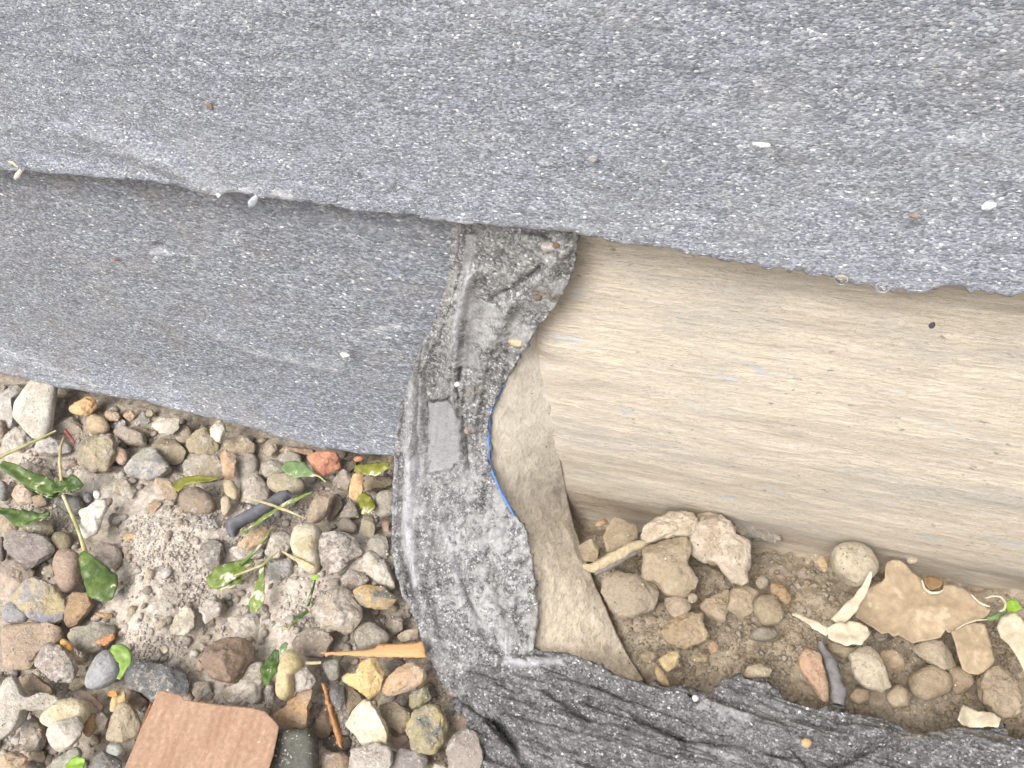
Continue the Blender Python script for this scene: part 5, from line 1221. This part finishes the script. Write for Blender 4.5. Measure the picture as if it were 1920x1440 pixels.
pebble_at(on_sheet(1716, 405, -.020), .0014, (152, 134, 122), 'clay_speck', 'pinkish clay speck on the upper sheet, at its right above the drops', 'clay speck', (1.4, .4, .7))
pebble_at(on_sheet(215, 487, -.0085), .0015, (146, 122, 106), 'clay_speck', 'brown clay speck on the lower sheet', 'clay speck', (1.2, .4, .8))
pebble_at(on_sheet(1112, 298, -.019), .0016, (170, 168, 162), 'clay_speck', 'pale sandy speck in the middle of the upper sheet', 'clay speck', (1.1, .4, 1))
pebble_at(on_strip(969, 641), .0028, (206, 192, 162), 'stone_chip', 'cream stone chip lodged in the torn edge above the blue film', 'stone chip', (1.5, .8, .8))
pebble_at(on_strip(1044, 459, .003), .0020, (130, 108, 90), 'stone_chip', 'brown grit piece in the torn strip just under the upper sheet', 'stone chip')
pebble_at(on_strip(1030, 462, .002), .0026, (176, 172, 166), 'stone_chip', 'white grit piece in the torn strip just under the upper sheet', 'stone chip', (1.3, 1, 1))
pebble_at(on_strip(878, 807), .0022, (176, 144, 112), 'stone_chip', 'orange-tan grit piece beside the smooth patch of the torn strip', 'stone chip')
pebble_at(on_strip(1008, 556), .0021, (124, 108, 90), 'stone_chip', 'brown grit piece in the torn strip\'s muddy bulge', 'stone chip')
pebble_at(on_strip(858, 720), .0016, (240, 240, 238), 'stone_chip', 'tiny white grain at the crack of the torn strip', 'stone chip')
pebble_at(on_ground(1512, 1393, .031), .0022, (190, 164, 124), 'stone_chip', 'tan grit piece lying on the torn flap', 'stone chip')
pebble_at(on_ground(1304, 1309, .031), .0016, (244, 244, 244), 'stone_chip', 'tiny white grain on the torn flap', 'stone chip')
EDGE = np.array(UP_EDGE)
def sliver(pts, y, wid, rgb1, rgb2, name, label, cat):
    A = [on_sheet(a, b, y) for a, b in pts]; A = np.array(A); t = np.linspace(0, 1, 14)
    Cc = np.stack([np.interp(t, np.linspace(0, 1, len(A)), A[:, i]) for i in range(3)], -1); w = np.interp(t, np.linspace(0, 1, len(wid)), wid)
    T = np.gradient(Cc, axis=0); N = np.cross(T, [0, 1.0, 0]); N /= np.linalg.norm(N, axis=1, keepdims=True)
    a = np.arange(8)*2*math.pi/8
    v = Cc[:, None]+(N[:, None]*np.cos(a)[None, :, None]+np.array([0, 1.0, 0])*(.5*np.sin(a))[None, :, None])*w[:, None, None]
    v = v+.0006*fbm(v*300, 3, 1)[..., None]
    o = mesh_obj(name, v.reshape(-1, 3), grid_faces(14, 8, True)+[tuple(range(8)), tuple(104+i for i in reversed(range(8)))], plain_noise_material(name+'_surface', rgb1, rgb2, 300))
    return tag(o, label, cat)
sliver([(16, 304), (25, 308), (35, 313)], -.024, [.0006, .0012, .0007], (196, 176, 140), (226, 208, 176), 'wood_fibre', 'pale wood fibre on the upper sheet\'s rim at the left edge', 'wood fibre')
sliver([(41, 318), (34, 328), (29, 334)], -.026, [.0008, .0014, .0008], (186, 182, 172), (214, 208, 198), 'wood_fibre', 'short grey fibre hanging off the upper sheet\'s rim at the left edge', 'wood fibre')
sliver([(484, 366), (478, 374), (472, 383), (469, 389)], -.0255, [.0008, .0016, .0019, .0006], (150, 158, 168), (196, 202, 208), 'film_scrap', 'whitish film scrap hanging from the upper sheet\'s lower edge', 'film scrap')
sliver([(405, 362), (412, 368)], -.0255, [.0008, .0015], (176, 182, 190), (210, 214, 220), 'film_scrap', 'small white film bead on the upper sheet\'s lower edge left of the scrap', 'film scrap')
sliver([(1412, 269), (1428, 270), (1446, 271)], -.0185, [.0004, .0012, .0006], (226, 232, 246), (240, 244, 250), 'slate_flake', 'bright white slate flake on the right half of the upper sheet', 'slate flake')
sliver([(1840, 390), (1852, 386), (1868, 384)], -.0205, [.0006, .0018, .0008], (214, 224, 244), (236, 240, 248), 'slate_flake', 'white slate flake on the upper sheet near the right edge', 'slate flake')
ORW = [(1215, 760)]
WATER = bpy.data.materials.new('water'); WATER.use_nodes = True; _b = WATER.node_tree.nodes['Principled BSDF']
_b.inputs['Transmission Weight'].default_value = 1.0; _b.inputs['IOR'].default_value = 1.33; _b.inputs['Roughness'].default_value = 0.02; _b.inputs['Base Color'].default_value = (1, 1, 1, 1)
for (px, py, r), lab in zip([(1577, 524, .0021), (1655, 539, .0022)], ['water drop hanging from the upper sheet, the left of two', 'water drop hanging from the upper sheet beside the lowest scallop']):
    v, f = I2; w = v*np.array([1.15, .9, .85])*r+on_wall(px, py, UPY-.0015)
    o = mesh_obj('water_drop', w, f, WATER); tag(o, lab, 'water drop', 'water drops on the sheet edge')
# bits of dried dirt on the render
for px, py, sq, rgb, lab in [(1217, 831, (1.6, .5, .5), (190, 120, 84), 'rusty root fibre crumb on the brushed render'), (1748, 610, (.6, .4, 1), (84, 84, 84), 'dark speck on the brushed render below the drops'),
                             (1140, 768, (1.3, .4, .7), (104, 96, 80), 'dark chip in the brushed render near its left end')]:
    pebble_at(on_wall(px, py, -.012), .0018, rgb, 'dirt_speck', lab, 'dirt speck', sq)
sliver([(1218, 832), (1236, 842), (1255, 858), (1266, 870)], -.0125, [.0006, .0008, .0008, .0004], (120, 98, 76), (170, 140, 108), 'root_fibre', 'thin brown root fibre stuck to the brushed render', 'root fibre')
